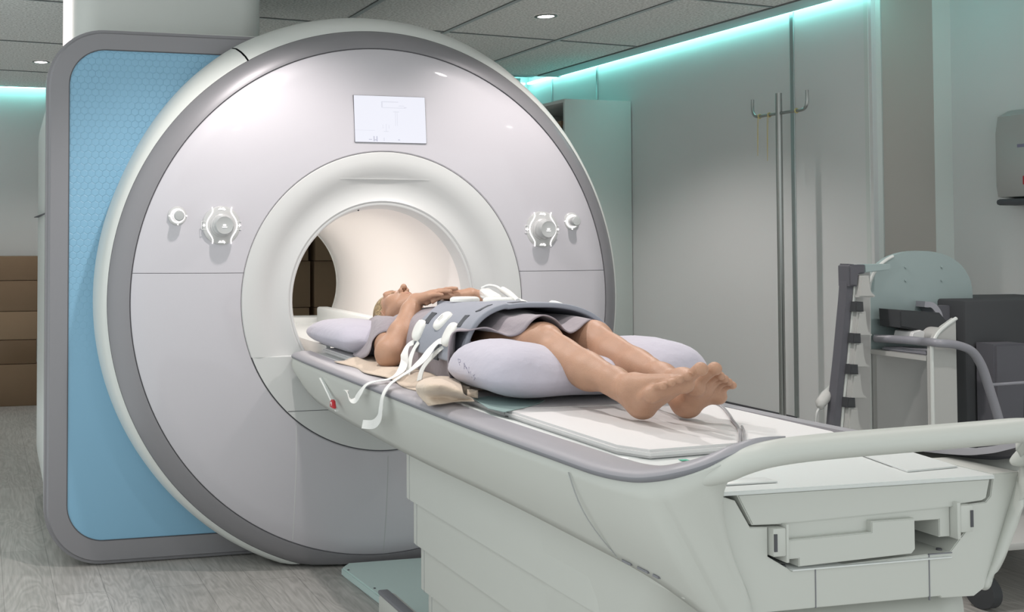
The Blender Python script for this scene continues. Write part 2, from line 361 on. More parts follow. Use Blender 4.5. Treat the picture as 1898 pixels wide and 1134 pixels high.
struct('trim_%d' % k, bx(1.62, 2.60, 3.66, 3.70, CZ-0.004, CZ+0.03), M['ceilwhite']); k += 1
struct('trim_%d' % k, bx(1.62, 2.70, 3.33, 3.66, CZ+0.04, CZ+0.06), M['darkgrey']); k += 1

# LED strips in the cove
def led(name, label, *a, m='led'):
    return tag(obj(name, bx(*a, bev=0.002), M[m]), label, 'light strip')
led('led_strip', 'long cyan light strip glowing along the top of the right wall', WX-0.045, WX-0.012, -0.1, 3.80, CZ+0.004, CZ+0.020)
led('led_strip', 'short cyan light strip above the tall white cabinet, along the far wall end', 1.64, WX-0.05, WY-0.045, WY-0.012, CZ+0.004, CZ+0.020)
led('led_strip', 'cyan light strip above the cardboard boxes at the far left', -2.35, -1.02, 4.955, 5.0, CZ+0.0, CZ+0.016)
# recessed ceiling lights
def downlight(x, y, label, e=30.0, sz=2.2, bl=0.6, r=0.045):
    t = thing('downlight', label, 'ceiling light', (x, y, CZ), 'recessed round ceiling lights')
    bm = NB(); lathe_z(bm, [(r+0.018, CZ-0.001), (r+0.018, CZ-0.006), (r+0.003, CZ-0.008), (r, CZ-0.003)], x, y)
    obj('bezel', bm, M['steel'], t)
    bm = NB(); bmesh.ops.create_circle(bm, cap_ends=True, radius=r, segments=32, matrix=Matrix.Translation((x, y, CZ-0.004)))
    obj('lens', bm, M['lamp'], t)
    l = lamp('downlight_beam', 'SPOT', (x, y, CZ-0.03), e, (1.0, 0.93, 0.90), (x, y, 0), spot_size=sz, spot_blend=bl, shadow_soft_size=0.035)
    l.parent = t; l.matrix_parent_inverse = t.matrix_world.inverted()
def lathe_z(bm, prof, x, y, n=40):
    rows = [[Vector((x+r*math.cos(2*PI*i/n), y+r*math.sin(2*PI*i/n), z)) for (r, z) in prof] for i in range(n)]
    grid(bm, rows, close_u=True); return bm
downlight(1.477, 1.30, 'recessed round ceiling light in a tile right of the scanner top', 70)
downlight(-1.205, 3.578, 'small recessed ceiling light above the boxes at the far left', 40)
downlight(-0.62, -0.62, 'recessed ceiling light in front of the left scanner dials', 62)
downlight(0.78, -0.62, 'recessed ceiling light in front of the right scanner dials', 62)
downlight(-0.62, -2.05, 'recessed ceiling light above the left side of the table end', 26)
downlight(0.95, -2.3, 'recessed ceiling light above the right side of the table end', 12)
downlight(2.1, -1.6, 'recessed ceiling light above the coil cart', 40)

# cylinder housing over the magnet
t = thing('ceiling_duct', 'white rounded column between scanner top and ceiling', 'duct', (-0.8, 0.95, 2.1))
bm = prism(rrect(-1.225, -0.345, 0.62, 1.25, 0.12), 2, 2.12, 3-0.18); obj('casing', bm, M['shell'], t)
bm = NB(); box(bm, -1.256, -1.222, 0.72, 0.79, 2.0, CZ+0.1, bev=0.006); obj('light_strip', bm, M['ledwhite'], t)

# ================================================================ CARDBOARD BOXES
def carton(x0, x1, y0, y1, z0, z1, label, m='card', open_=False):
    t = thing('cardboard_box', label, 'box', ((x0+x1)/2, (y0+y1)/2, z0), 'brown cardboard boxes behind the scanner')
    obj('carton', bx(x0, x1, y0, y1, z0, z1, bev=0.004), M[m], t)
    cx = (x0+x1)/2
    bm = NB(); box(bm, cx-0.03, cx+0.03, y0-0.0012, y0+0.002, z1-0.07, z1-0.001); box(bm, cx-0.03, cx+0.03, y0, y1, z1-0.002, z1+0.0008)
    obj('tape', bm, M['cardtape'], t)
g = 0.004
for (z0, z1, x0, x1, m, lb) in ((0.0, 0.332, -1.95, -1.16, 'card', 'brown cardboard box standing on the floor at the far left'),
    (0.336, 0.525, -1.93, -1.17, 'cardtape', 'dark brown cardboard box, second from the floor at the far left'),  # whole carton takes the darker brown of the tape
    (0.529, 0.752, -1.95, -1.12, 'card2', 'pale cardboard box in the middle of the far left stack'),
    (0.756, 0.998, -1.92, -1.15, 'card', 'cardboard box second from the top of the far left stack'),
    (1.002, 1.192, -1.95, -1.14, 'card', 'flat cardboard box on top of the far left stack')):
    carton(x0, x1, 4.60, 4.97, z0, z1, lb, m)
zr = [0.0, 0.36, 0.775, 1.155, 1.50, 1.8]
nm = ['on the floor', 'second from the floor', 'at table height', 'just above the table rails', 'topmost']
for c, (xa, xb, s) in enumerate(((0.42, 0.985, 'left'), (1.045, 1.50, 'right'))):
    for i in range(4):
        o_ = 0.012*((i*7+c*3) % 3)
        carton(xa, xb+o_*(1 if c == 0 else 0), 4.20+o_, 4.75, zr[i]+(g if i else 0), zr[i+1], 'cardboard box in the %s column seen through the bore, %s' % (s, ('on the floor', 'second from the floor', 'third from the floor', 'topmost')[i]), 'card')

# ================================================================ TALL CABINET
cx0, cx1, cy0, cy1, cz = 2.262, 2.775, 2.43, 3.25, 2.298
t = thing('tall_cabinet', 'tall white cabinet with an open top shelf against the right wall', 'cabinet', (2.5, 2.8, 0))
bm = NB(); box(bm, cx0, cx1, cy0, cy0+0.02, 0, cz, bev=0.002); obj('side_panel', bm, M['cab'], t)
bm = NB(); box(bm, cx0, cx1, cy1-0.02, cy1, 0, cz, bev=0.002); obj('side_panel', bm, M['cab'], t)
bm = NB(); box(bm, cx0, cx1, cy0+0.02, cy1-0.02, cz-0.022, cz, bev=0.002); obj('top_panel', bm, M['cab'], t)
bm = NB(); box(bm, cx1-0.01, cx1, cy0+0.02, cy1-0.02, 0.02, cz-0.022); obj('back_panel', bm, M['cabin'], t)
for z in (1.86, 1.45):
    obj('shelf', bx(cx0+0.01, cx1-0.01, cy0+0.02, cy1-0.02, z, z+0.02), M['cab'], t)
d = obj('door', bx(cx0-0.002, cx0+0.018, cy0+0.022, cy1-0.022, 0.05, 1.44, bev=0.002), M['cab'], t)
obj('handle', tube(NB(), [(cx0-0.02, cy0+0.1, 1.1), (cx0-0.02, cy0+0.1, 1.3)], 0.006), M['steel'], d)
for i, (yy, hh, mm) in enumerate(((2.50, 0.25, 'darkgrey'), (2.575, 0.28, 'card2'), (2.66, 0.24, 'label'), (2.76, 0.27, 'darkgrey'))):
    t2 = thing('binder', ('dark binder nearest the side of the cabinet top shelf', 'brown binder on the cabinet top shelf', 'white binder on the cabinet top shelf', 'dark binder farthest along the cabinet top shelf')[i], 'binder', (2.4, yy, 1.88), 'binders in the tall cabinet')
    obj('cover', bx(cx0+0.04, cx0+0.30, yy-0.028, yy+0.028, 1.881, 1.88+hh, bev=0.003), M[mm], t2)
    obj('spine_label', bx(cx0+0.038, cx0+0.0402, yy-0.016, yy+0.016, 1.97, 2.05), M['label'], t2)

# ================================================================ IV POLE
ix = 2.60; p = hit(1446, 400, 0, ix); iy = p.y
t = thing('iv_pole', 'grey metal drip stand with two hooks before the right wall', 'drip stand', (ix, iy, 0))
bm = tube(NB(), [(ix, iy, 0.07), (ix, iy, 2.135)], 0.0165, 16); obj('pole', bm, M['steel'], t)
bm = NB(); A = hit(1395, 200, 0, ix); B = hit(1395, 214, 0, ix); E_ = hit(1496, 204, 0, ix); F_ = hit(1496, 184, 0, ix)
Z0 = 2.025
for s, ya in ((1, A.y), (-1, F_.y)):
    tube(bm, [(ix, iy, Z0), (ix, iy+(ya-iy)*0.5, Z0), (ix, ya-s*0.04, Z0), (ix, ya-s*0.012, Z0+0.012), (ix, ya, Z0+0.045), (ix, ya, Z0+0.10)], 0.0085, 10, smooth=5)
obj('hook', bm, M['steel'], t)
for a in range(5):
    an = 2*PI*a/5+0.3
    lg = obj('leg', tube(NB(), [(ix, iy, 0.09), (ix+0.10*math.cos(an), iy+0.16*math.sin(an), 0.075), (ix+0.14*math.cos(an), iy+0.22*math.sin(an), 0.07)], 0.012), M['steel'], t)
    bm = NB(); bmesh.ops.create_uvsphere(bm, u_segments=14, v_segments=10, radius=0.028, matrix=Matrix.Translation((ix+0.14*math.cos(an), iy+0.22*math.sin(an), 0.029)))
    obj('caster', bm, M['darkgrey'], lg)
for i, (yy, L) in enumerate(((A.y-0.055, 0.20), (A.y-0.13, 0.23), (iy-0.13, 0.0))):
    bm = NB()
    if L: tube(bm, [(ix-0.003, yy, Z0+0.011), (ix-0.012, yy-0.002, Z0-0.05), (ix-0.012, yy+0.004, Z0-L), (ix-0.006, yy+0.012, Z0-L), (ix-0.006, yy+0.012, Z0-0.05), (ix-0.003, yy+0.008, Z0+0.011)], 0.0014, 6, smooth=6)
    tube(bm, [(ix+0.011*math.cos(q), yy, Z0+0.011*math.sin(q)) for q in [2*PI*j/14 for j in range(15)]], 0.0035, 6)
    tag(obj('rubber_band', bm, M['band']), ('thin yellowish rubber band hanging at the far end of the drip stand hook', 'yellowish rubber band hanging halfway along the drip stand hook', 'small yellow band wound on the near arm of the drip stand')[i], 'rubber band')

# ================================================================ HAND DRYER
t = thing('hand_dryer', 'metallic hand dryer on the wall at the right edge', 'hand dryer', (3.15, -0.16, 1.5))
prof = [(0.0, 1.965), (-0.02, 1.96), (-0.085, 1.93), (-0.10, 1.85), (-0.10, 1.60), (-0.09, 1.545), (0.0, 1.535)]
bm = NB(); rows = []
for yy, s in ((0.02, 0.86), (0.012, 0.97), (-0.0, 1.0), (-0.32, 1.0), (-0.335, 0.96), (-0.34, 0.86)):
    rows.append([Vector((3.219+x*s, yy, 1.75+(z-1.75)*(0.97+0.03*s))) for x, z in prof])
V = grid(bm, rows); bm.faces.new(V[0][::-1]); bm.faces.new(V[-1])
obj('casing', bm, M['dryer'], t)
bm = NB(); box(bm, 3.10, 3.219, -0.31, -0.0, 1.505, 1.535, bev=0.012); obj('air_outlet', bm, M['darkgrey'], t)
obj('vent_slot', bx(3.117, 3.12, -0.28, -0.10, 1.775, 1.79), M['ink'], t)
obj('warning_mark', bx(3.117, 3.12, -0.14, -0.125, 1.60, 1.64), M['red'], t)
# ================================================================ MRI SCANNER
ZC = 1.09
S = thing('mri_scanner', 'large white and silver MRI scanner with round front and blue side panel', 'MRI scanner', (0, 0.6, 0))
def clipz(bm, z=0.012):
    bmesh.ops.bisect_plane(bm, geom=bm.verts[:]+bm.edges[:]+bm.faces[:], plane_co=(0, 0, z), plane_no=(0, 0, -1), clear_outer=True); return bm
def part(n, bm, m, parent=None, **k): return obj(n, bm, M[m], parent or S, **k)
# magnet body
bm = prism(rrect(-1.335, 0.74, 0.0, 2.17, 0.25), 1, 0.38, 1.72)
for v in bm.verts:
    if v.co.y > 1.5: v.co.x *= 0.985; v.co.z *= 0.97
bmb = bm
body = bm
def bore_cut(bm):
    """replace the flat n-gon ends by rings with the bore hole in them"""
    ends = [f for f in bm.faces if len(f.verts) > 8]
    for f in ends:
        loop = [v for v in f.verts]; c = Vector((0, loop[0].co.y, ZC)); bm.faces.remove(f)
        N = len(loop); inner = []
        for v in loop:
            d = Vector((v.co.x, 0, v.co.z-ZC)); a = math.atan2(d.z, d.x); inner.append((a, v))
        M_ = 120; ring = [bm.verts.new((0.374*math.cos(2*PI*i/M_), c.y, ZC+0.374*math.sin(2*PI*i/M_))) for i in range(M_)]
        e1 = [bm.edges.get((loop[i], loop[(i+1) % N])) for i in range(N)]
        e2 = [bm.edges.new((ring[i], ring[(i+1) % M_])) for i in range(M_)]
        bmesh.ops.triangle_fill(bm, edges=[e for e in e1 if e]+e2, use_beauty=True, normal=(0, 1, 0))
    return bm
part('magnet_cover', bore_cut(body), 'white')
bm = NB(); box(bm, -1.3365, -1.30, 0.40, 1.70, 1.452, 1.456); part('cover_seam', bm, 'seam')
# side frame + blue panel
def ring_prism(outer, inner, y0, y1, bm=None):
    bm = bm or NB()
    n = len(outer)
    for (ya, yb) in ((y0, y1),):
        O0 = [bm.verts.new((p[0], ya, p[1])) for p in outer]; I0 = [bm.verts.new((p[0], ya, p[1])) for p in inner]
        O1 = [bm.verts.new((p[0], yb, p[1])) for p in outer]; I1 = [bm.verts.new((p[0], yb, p[1])) for p in inner]
        for i in range(n):
            j = (i+1) % n
            bm.faces.new((O0[i], O0[j], I0[j], I0[i])); bm.faces.new((O0[j], O0[i], O1[i], O1[j])); bm.faces.new((I0[i], I0[j], I1[j], I1[i])); bm.faces.new((O1[i], I1[i], I1[j], O1[j]))
    return bm
# outer outline leans a little: wider low, rounded corners
def lean(pts, x_top, x_mid):
    return [(x+(x_mid-x_top)*0 , z) for x, z in pts]
outer = rrect(-1.356, 0.6, 0.004, 2.212, 0.24, n=14, corners=(1, 1, 1, 1))
inner = rrect(-1.262, 0.5, 0.105, 2.125, 0.15, n=14, corners=(1, 1, 1, 1))
bm = ring_prism(outer, inner, 0.315, 0.385)
bmesh.ops.bevel(bm, geom=[e for e in bm.edges if all(abs(v.co.y-0.315) < 1e-4 for v in e.verts) and len({round(v.co.x, 3) for v in e.verts}) and abs(math.hypot(*(e.verts[0].co-e.verts[1].co).xz)) > 0 and any(abs(v.co.x) < 99 for v in e.verts) and not any((v.co.x > 0.55 and False) for v in e.verts) and all(any(abs(v.co.x-p[0])+abs(v.co.z-p[1]) < 1e-4 for p in outer) for v in e.verts)], offset=0.018, segments=3, affect='EDGES')
part('side_frame', bm, 'grey')
bm = prism([(min(x, -0.42), z) for x, z in inner], 1, 0.318, 0.33); part('blue_side_panel', bm, 'blue')
bm = NB(); 
for (ra, za, rb, zb) in ((0.0, 0, 0, 0),):
    o2 = rrect(-1.266, 0.5, 0.101, 2.129, 0.154, n=14); ring_prism(o2, inner, 0.3145, 0.32, bm)
part('panel_joint', bm, 'seam')
bm = NB(); box(bm, -0.95, -0.42, 0.36, 0.9, 2.206, 2.222, bev=0.004); part('top_cover', bm, 'white')
# front disc: white shell, grey ring, pearl face
def cap(a):
    d = math.degrees(a) % 360
    f = lambda x: max(0.0, min(1.0, x)); s = lambda x: x*x*(3-2*x)
    if d < 14 or d > 158: return 0
    return 0.046*s(f((d-14)/62))*s(f((158-d)/42))
shell = [(1.128, 0.118), (1.140, 0.125), (1.152, 0.15), (1.160, 0.19), (1.163, 0.24), (1.163, 0.40)]
wts = [0, 0.15, 0.45, 0.8, 1, 1]
bm = lathe(NB(), shell, n=200, a0=math.radians(119.6), a1=math.radians(374), rf=lambda a, j: cap(a)*wts[j]); part('front_shell', clipz(bm), 'shell')
bm = lathe(NB(), shell, n=120, a0=math.radians(14), a1=math.radians(119.2), rf=lambda a, j: cap(a)*wts[j]); part('top_shell', bm, 'shell')
bm = lathe(NB(), [(1.125, 0.125), (1.158, 0.22), (1.16, 0.4)], n=200); part('shell_backing', clipz(bm, 0.02), 'seam')
ring = [(1.044, 0.064), (1.047, 0.058), (1.06, 0.060), (1.09, 0.074), (1.115, 0.096), (1.127, 0.118)]
bm = lathe(NB(), ring, n=220); part('grey_trim_ring', clipz(bm), 'grey')
fp = [(0.6110, 0.004), (0.615, 0.0), (0.68, 0.001), (0.78, 0.010), (0.88, 0.024), (0.97, 0.040), (1.038, 0.056), (1.0420, 0.060)]
ZS = 1.207
def cut(bm, z, keep):
    bmesh.ops.bisect_plane(bm, geom=bm.verts[:]+bm.edges[:]+bm.faces[:], plane_co=(0, 0, z), plane_no=(0, 0, 1 if keep == 'below' else -1), clear_outer=True); return bm
part('upper_face_panel', cut(lathe(NB(), fp, n=240), ZS+0.0010, 'above'), 'face')
part('lower_face_panel', clipz(cut(lathe(NB(), fp, n=240), ZS-0.0010, 'below')), 'face')
bk = [(r, y+0.004) for r, y in fp]; bk[0] = (0.60, 0.006); bk[-1] = (1.047, 0.064)
part('face_backing', clipz(lathe(NB(), bk, n=200)), 'seam')
def yface(r):
    for (r0_, y0_), (r1_, y1_) in zip(fp[1:], fp[2:]):
        if r0_ <= r <= r1_: return y0_+(y1_-y0_)*(r-r0_)/(r1_-r0_)
    return 0.0
# vertical joints low on the face
for px_, z0, z1 in ((547, 0.10, 0.60), (716, 0.06, 0.46)):
    xx = hit(px_, 930, 1, 0.02).x; pts = []
    z0 = max(z0, ZC-math.sqrt(1.032**2-xx*xx)); bm = NB(); rows = []
    for i in range(13):
        z = z0+(z1-z0)*i/12; y = yface(math.hypot(xx, z-ZC))-0.0006
        rows.append([Vector((xx-0.0014, y, z)), Vector((xx+0.0014, y, z)), Vector((xx+0.0014, y+0.004, z)), Vector((xx-0.0014, y+0.004, z))])
    grid(bm, rows, close_v=True); part('face_joint', bm, 'dial' if px_ == 716 else 'funnel')
# funnel
fun = [(0.6095, 0.005), (0.606, 0.0), (0.575, -0.002), (0.545, 0.002), (0.52, 0.010), (0.50, 0.020), (0.475, 0.030), (0.45, 0.034), (0.425, 0.032), (0.409, 0.030), (0.402, 0.034)]
def funbump(a, j): return 0
bm = NB(); rows = []
NF = 240
DZ = 0.872
for i in range(NF):
    a = 2*PI*i/NF; row = []
    for (r, y) in fun:
        # shallow brow above the opening: the cone deepens below a straight crease
        q = Vector((r*math.cos(a), y, ZC+r*math.sin(a)))
        br = max(0.0, math.sin(a))**5
        if r < 0.56 and r > 0.41: q.y += br*0.006*min(1, (0.56-r)/0.05)
        row.append(q)
    rows.append(row)
grid(bm, rows, close_u=True); cut(bm, DZ, 'above'); part('funnel', bm, 'funnel')
bm = NB(); rows = []
for i in range(31):
    x = -0.195+0.39*i/30; r = math.hypot(x, 0.498); yy = np.interp(r, [q[0] for q in fun[::-1]], [q[1] for q in fun[::-1]])
    aa = math.atan2(0.498, x); yy += max(0.0, math.sin(aa))**5*0.006*min(1, max(0, (0.56-r)/0.05)); h_ = 0.0045*math.sin(PI*i/30)
    rows.append([Vector((x, yy-0.0004, 1.5885)), Vector((x, yy-0.0045*math.sin(PI*i/30)-0.0004, 1.5880)), Vector((x, yy+0.001, 1.5835))])
grid(bm, rows); part('brow_crease', bm, 'funnel')
bm = lathe(NB(), [(0.4015, 0.034), (0.399, 0.0335), (0.392, 0.036), (0.384, 0.055), (0.378, 0.098)], n=160); cut(bm, DZ-0.02, 'above'); part('bore_lip', bm, 'funnel')
bm = lathe(NB(), [(0.379, 0.098), (0.374, 0.16), (0.372, 0.30), (0.372, 1.60), (0.376, 1.70), (0.386, 1.725), (0.40, 1.73)], n=160); part('bore_tube', bm, 'bore')
# dock plate under the bore
def seg_pts(r, z, n=60):
    h = z-ZC; a = math.asin(h/r); A = [PI-a+(2*a+PI)*i/n for i in range(n+1)]
    return [(r*math.cos(q), ZC+r*math.sin(q)) for q in A]
bm = prism(seg_pts(0.606, DZ), 1, 0.0, 0.05); part('dock_plate', bm, 'funnel')
hw = math.sqrt(0.56**2-(DZ-ZC)**2)
prism_pts = [(-0.56, DZ), (0.56, DZ), (0.56, DZ-0.03), (-0.56, DZ-0.03)]
bm = bx(-0.50, 0.50, 0.006, 0.13, DZ-0.04, DZ+0.0015, bev=0.002); part('dock_ledge', bm, 'funnel')
bm = bx(-0.305, 0.305, 0.10, 1.73, 0.80, 0.858); part('bore_floor', bm, 'bore')
bm = NB(); box(bm, -0.418, -0.16, -0.001, 0.0, 0.6540, 0.656); part('plate_joint', bm, 'seam')
bm = NB(); box(bm, -0.43, -0.405, 0.06, 0.075, DZ+0.0016, DZ+0.003); box(bm, -0.455, -0.44, 0.055, 0.07, DZ+0.0016, DZ+0.003); part('ledge_label', bm, 'dial')
bm = NB(); bmesh.ops.create_uvsphere(bm, u_segments=12, v_segments=8, radius=0.004, matrix=Matrix.Translation((-0.10, 0.055, ZC+0.3705))); part('sensor_dot', bm, 'seam')
# light in the roof of the tunnel
l = lamp('bore_lamp', 'AREA', (0, 0.90, ZC+0.366), 5.2, (1.0, 0.94, 0.90), (0, 0.90, 0), shape='RECTANGLE', size=0.10, size_y=1.1); l.parent = S; l.matrix_parent_inverse = S.matrix_world.inverted()
# touch display
yd = 0.030
A = hit(653, 176, 1, yd); B = hit(784, 183, 1, yd); Cc = hit(784, 268, 1, yd); D = hit(653, 263, 1, yd)
x0, x1, z1, z0 = (A.x+D.x)/2, (B.x+Cc.x)/2, (A.z+B.z)/2, (Cc.z+D.z)/2
tl = 0.07
def onface(x, z): return yface(math.hypot(x, z-ZC))
dm = NB()
def quad(x0, x1, z0, z1, off, th=0.004, bm=None):
    bm = bm or NB(); V = []
    for (x, z) in ((x0, z0), (x1, z0), (x1, z1), (x0, z1)): V.append(bm.verts.new((x, scy(x, z)-off, z)))
    W = [bm.verts.new(v.co+Vector((0, th, 0))) for v in V]
    bm.faces.new(V); bm.faces.new(W[::-1])
    for i in range(4): bm.faces.new((V[i], W[i], W[(i+1) % 4], V[(i+1) % 4]))
    return bm
yT, yB = onface(x1, z1), onface(0, z0)
def scy(x, z): return yB-0.004+(yT-yB)*(z-z0)/(z1-z0)*0.8
disp = part('display_bezel', quad(x0-0.0012, x1+0.0012, z0-0.0012, z1+0.0012, 0.0, 0.03), 'seam')
part('display_screen', quad(x0, x1, z0, z1, 0.0012), 'screen', disp)
bm = NB(); sw = x1-x0; sh = z1-z0
def ln(u0, v0, u1, v1): quad(x0+u0*sw, x0+u1*sw, z0+v0*sh, z0+v1*sh, 0.0020, 0.0006, bm)
for a in ((0.38, 0.87, 0.62, 0.885), (0.38, 0.75, 0.395, 0.87), (0.395, 0.745, 0.72, 0.755), (0.70, 0.755, 0.735, 0.77), (0.62, 0.79, 0.70, 0.80), (0.57, 0.36, 0.575, 0.68), (0.595, 0.36, 0.60, 0.66), (0.54, 0.66, 0.63, 0.67), (0.0, 0.25, 0.28, 0.255), (0.40, 0.23, 0.47, 0.24), (0.39, 0.30, 0.395, 0.38), (0.475, 0.30, 0.48, 0.38), (0.435, 0.24, 0.44, 0.40)): ln(*a)
part('screen_drawing', bm, 'screen_line2', disp)
bm = NB()
for a in ((0.255, 0.02, 0.27, 0.13), (0.295, 0.02, 0.31, 0.13), (0.27, 0.04, 0.295, 0.06), (0.19, 0.05, 0.235, 0.065), (0.40, 0.03, 0.405, 0.10), (0.60, 0.05, 0.625, 0.07)): bm = NB(); ln(*a); part('screen_icon', bm, 'screen_line', disp)
# control dials
def disc_y(bm, x, y, z, r, th, n=48, r2=None):
    tube(bm, [(x, y+th, z), (x, y, z)], [r, r2 if r2 else r], n); return bm
def big_dial(x, z, flip=1):
    y = onface(x, z)
    pl = part('dial_plate', lathe(NB(), [(0.0, y-0.010), (0.070, y-0.010), (0.076, y-0.007), (0.078, y+0.012)], n=60, zc=z, xc=x), 'dialplate')
    for s in (-1, 1):
        bm = NB(); tube(bm, smooth_path([(x+s*0.040, y-0.011, z+0.072), (x+s*0.038, y-0.011, z+0.052), (x+s*0.056, y-0.011, z+0.022), (x+s*0.061, y-0.011, z), (x+s*0.056, y-0.011, z-0.022), (x+s*0.038, y-0.011, z-0.052), (x+s*0.038, y-0.011, z-0.072)], 6), 0.0022, 8)
        obj('lit_rail', bm, M['glow'], pl)
    obj('knob_collar', lathe(NB(), [(0.046, y-0.009), (0.046, y-0.018), (0.040, y-0.022)], n=48, zc=z, xc=x), M['dialplate'], pl)
    kb = part('dial_knob', lathe(NB(), [(0.040, y-0.010), (0.041, y-0.030), (0.039, y-0.052), (0.034, y-0.060), (0.026, y-0.058), (0.0, y-0.057)], n=48, zc=z, xc=x), 'dial')
    bm = NB()
    box(bm, x-0.009, x+0.010, y-0.0595, y-0.057, z-0.008, z-0.0065)
    box(bm, x-0.005, x-0.0005, y-0.0595, y-0.057, z-0.002, z+0.003); box(bm, x+0.001, x+0.0055, y-0.0595, y-0.057, z-0.002, z+0.003)
    obj('knob_mark', bm, M['glow'], kb)
    # top: small table-in symbol, bottom: table-out symbol, sides: lamp and fan symbols
    for (dx, dz) in ((0, 0.064), (0, -0.066)):
        bm = NB()
        box(bm, x-0.014, x+0.014, y-0.0125, y-0.010, z+dz-0.0022, z+dz+0.0002)
        box(bm, x-0.010, x-0.004, y-0.0125, y-0.010, z+dz, z+dz+0.005); box(bm, x+0.002, x+0.007, y-0.0125, y-0.010, z+dz+0.001, z+dz+0.006)
        box(bm, x+0.009, x+0.011, y-0.0125, y-0.010, z+dz-0.005, z+dz+0.004); obj('table_symbol', bm, M['glow'], pl)
    bm = NB()
    sx = x+flip*0.072
    box(bm, sx-0.006, sx+0.006, y-0.0105, y-0.006, z-0.001, z+0.001); box(bm, sx-0.001, sx+0.001, y-0.0105, y-0.006, z-0.006, z+0.006); obj('fan_symbol', bm, M['glow'], pl); bm = NB()
    sx = x-flip*0.072
    tube(bm, [(sx, y-0.0105, z), (sx, y-0.007, z)], 0.0045, 12)
    obj('lamp_symbol', bm, M['glow'], pl)
    for s in (-1, 1):
        bm = NB()
        sx = x+s*0.071
        for q in (-1, 1): box(bm, sx-0.011, sx+0.008, y-0.0102, y-0.007, z+q*0.016-0.0007, z+q*0.016+0.0007)
        box(bm, sx-0.0115, sx-0.010, y-0.0102, y-0.007, z-0.016, z+0.016)
        obj('symbol_frame', bm, M['label'], pl)
def small_dial(x, z):
    y = onface(x, z)
    pl = part('button_plate', lathe(NB(), [(0.0, y-0.008), (0.034, y-0.008), (0.0375, y-0.005), (0.039, y+0.012)], n=48, zc=z, xc=x), 'dialplate')
    obj('lit_ring', lathe(NB(), [(0.0285, y-0.0085), (0.028, y-0.0115), (0.0235, y-0.0115), (0.023, y-0.0085)], n=48, zc=z, xc=x), M['glow'], pl)
    part('button_knob', lathe(NB(), [(0.0215, y-0.008), (0.021, y-0.042), (0.017, y-0.047), (0.0, y-0.048)], n=36, zc=z, xc=x), 'dial')
    for (dx, dz) in ((-0.034, 0), (0.034, 0), (0, -0.034)):
        bm = prism([(x+dx-0.003, z+dz), (x+dx+0.003, z+dz+0.003), (x+dx+0.003, z+dz-0.003)], 1, y-0.0095, y-0.007); obj('button_symbol', bm, M['glow'], pl)
big_dial(-0.690, 1.395, 1); big_dial(0.708, 1.384, -1)
small_dial(-0.862, 1.432); small_dial(0.862, 1.419)

# ================================================================ PATIENT TABLE
T = thing('patient_table', 'long white motorised scanner table with grey rim and end handle bar', 'patient table', (0, -1.5, 0))
def tp(n, bm, m, parent=None, **k): return obj(n, bm, M[m], parent or T, **k)
# hull side shells, swept along the edge and round the foot end
TOP = [(-0.405, -0.035, 0.872), (-0.408, -0.30, 0.869), (-0.410, -1.0, 0.868), (-0.412, -1.6, 0.868), (-0.415, -2.05, 0.874), (-0.420, -2.20, 0.879), (-0.415, -2.30, 0.889), (-0.405, -2.36, 0.903), (-0.392, -2.41, 0.921), (-0.374, -2.450, 0.941), (-0.345, -2.485, 0.966), (-0.305, -2.508, 0.984), (-0.255, -2.518, 0.990)]
BOT = [(-0.385, -0.035, 0.80), (-0.34, -0.20, 0.712), (-0.33, -1.0, 0.686), (-0.33, -1.6, 0.692), (-0.33, -2.05, 0.690), (-0.322, -2.22, 0.682), (-0.298, -2.33, 0.652), (-0.252, -2.388, 0.605), (-0.240, -2.404, 0.660), (-0.282, -2.404, 0.755), (-0.3155, -2.404, 0.850), (-0.312, -2.415, 0.906), (-0.262, -2.455, 0.952)]
BOTR = BOT[:6]+[(-0.305, -2.34, 0.668), (-0.292, -2.392, 0.664), (-0.302, -2.404, 0.690), (-0.338, -2.404, 0.750), (-0.368, -2.404, 0.840), (-0.366, -2.418, 0.905), (-0.300, -2.460, 0.952)]
tt = smooth_path(TOP, 8); bb = smooth_path(BOT, 8); br_ = smooth_path(BOTR, 8)
def hull(s):
    bm = NB(); rows = []
    for ii, (a, b) in enumerate(zip(tt, bb if s > 0 else br_)):
        row = []
        for k_ in range(9):
            v = k_/8; q = a.lerp(b, v); kk = max(0.0, min(1.0, (ii-50)/14)); kc = max(0.0, min(1.0, (b.z-0.74)/0.08)) if ii > 56 else 1.0; bul = (0.012*(1-kk)-0.016*kk*kc*(1 if s > 0 else 0.0))*math.sin(PI*v)
            q.x -= bul*0.9*(1 if q.y > -2.35 else 0.6); q.y -= bul*(0 if q.y > -2.2 else 0.8)
            row.append(Vector((q.x*s*1.0, q.y, q.z)))
        rows.append(row)
    grid(bm, rows); return bm
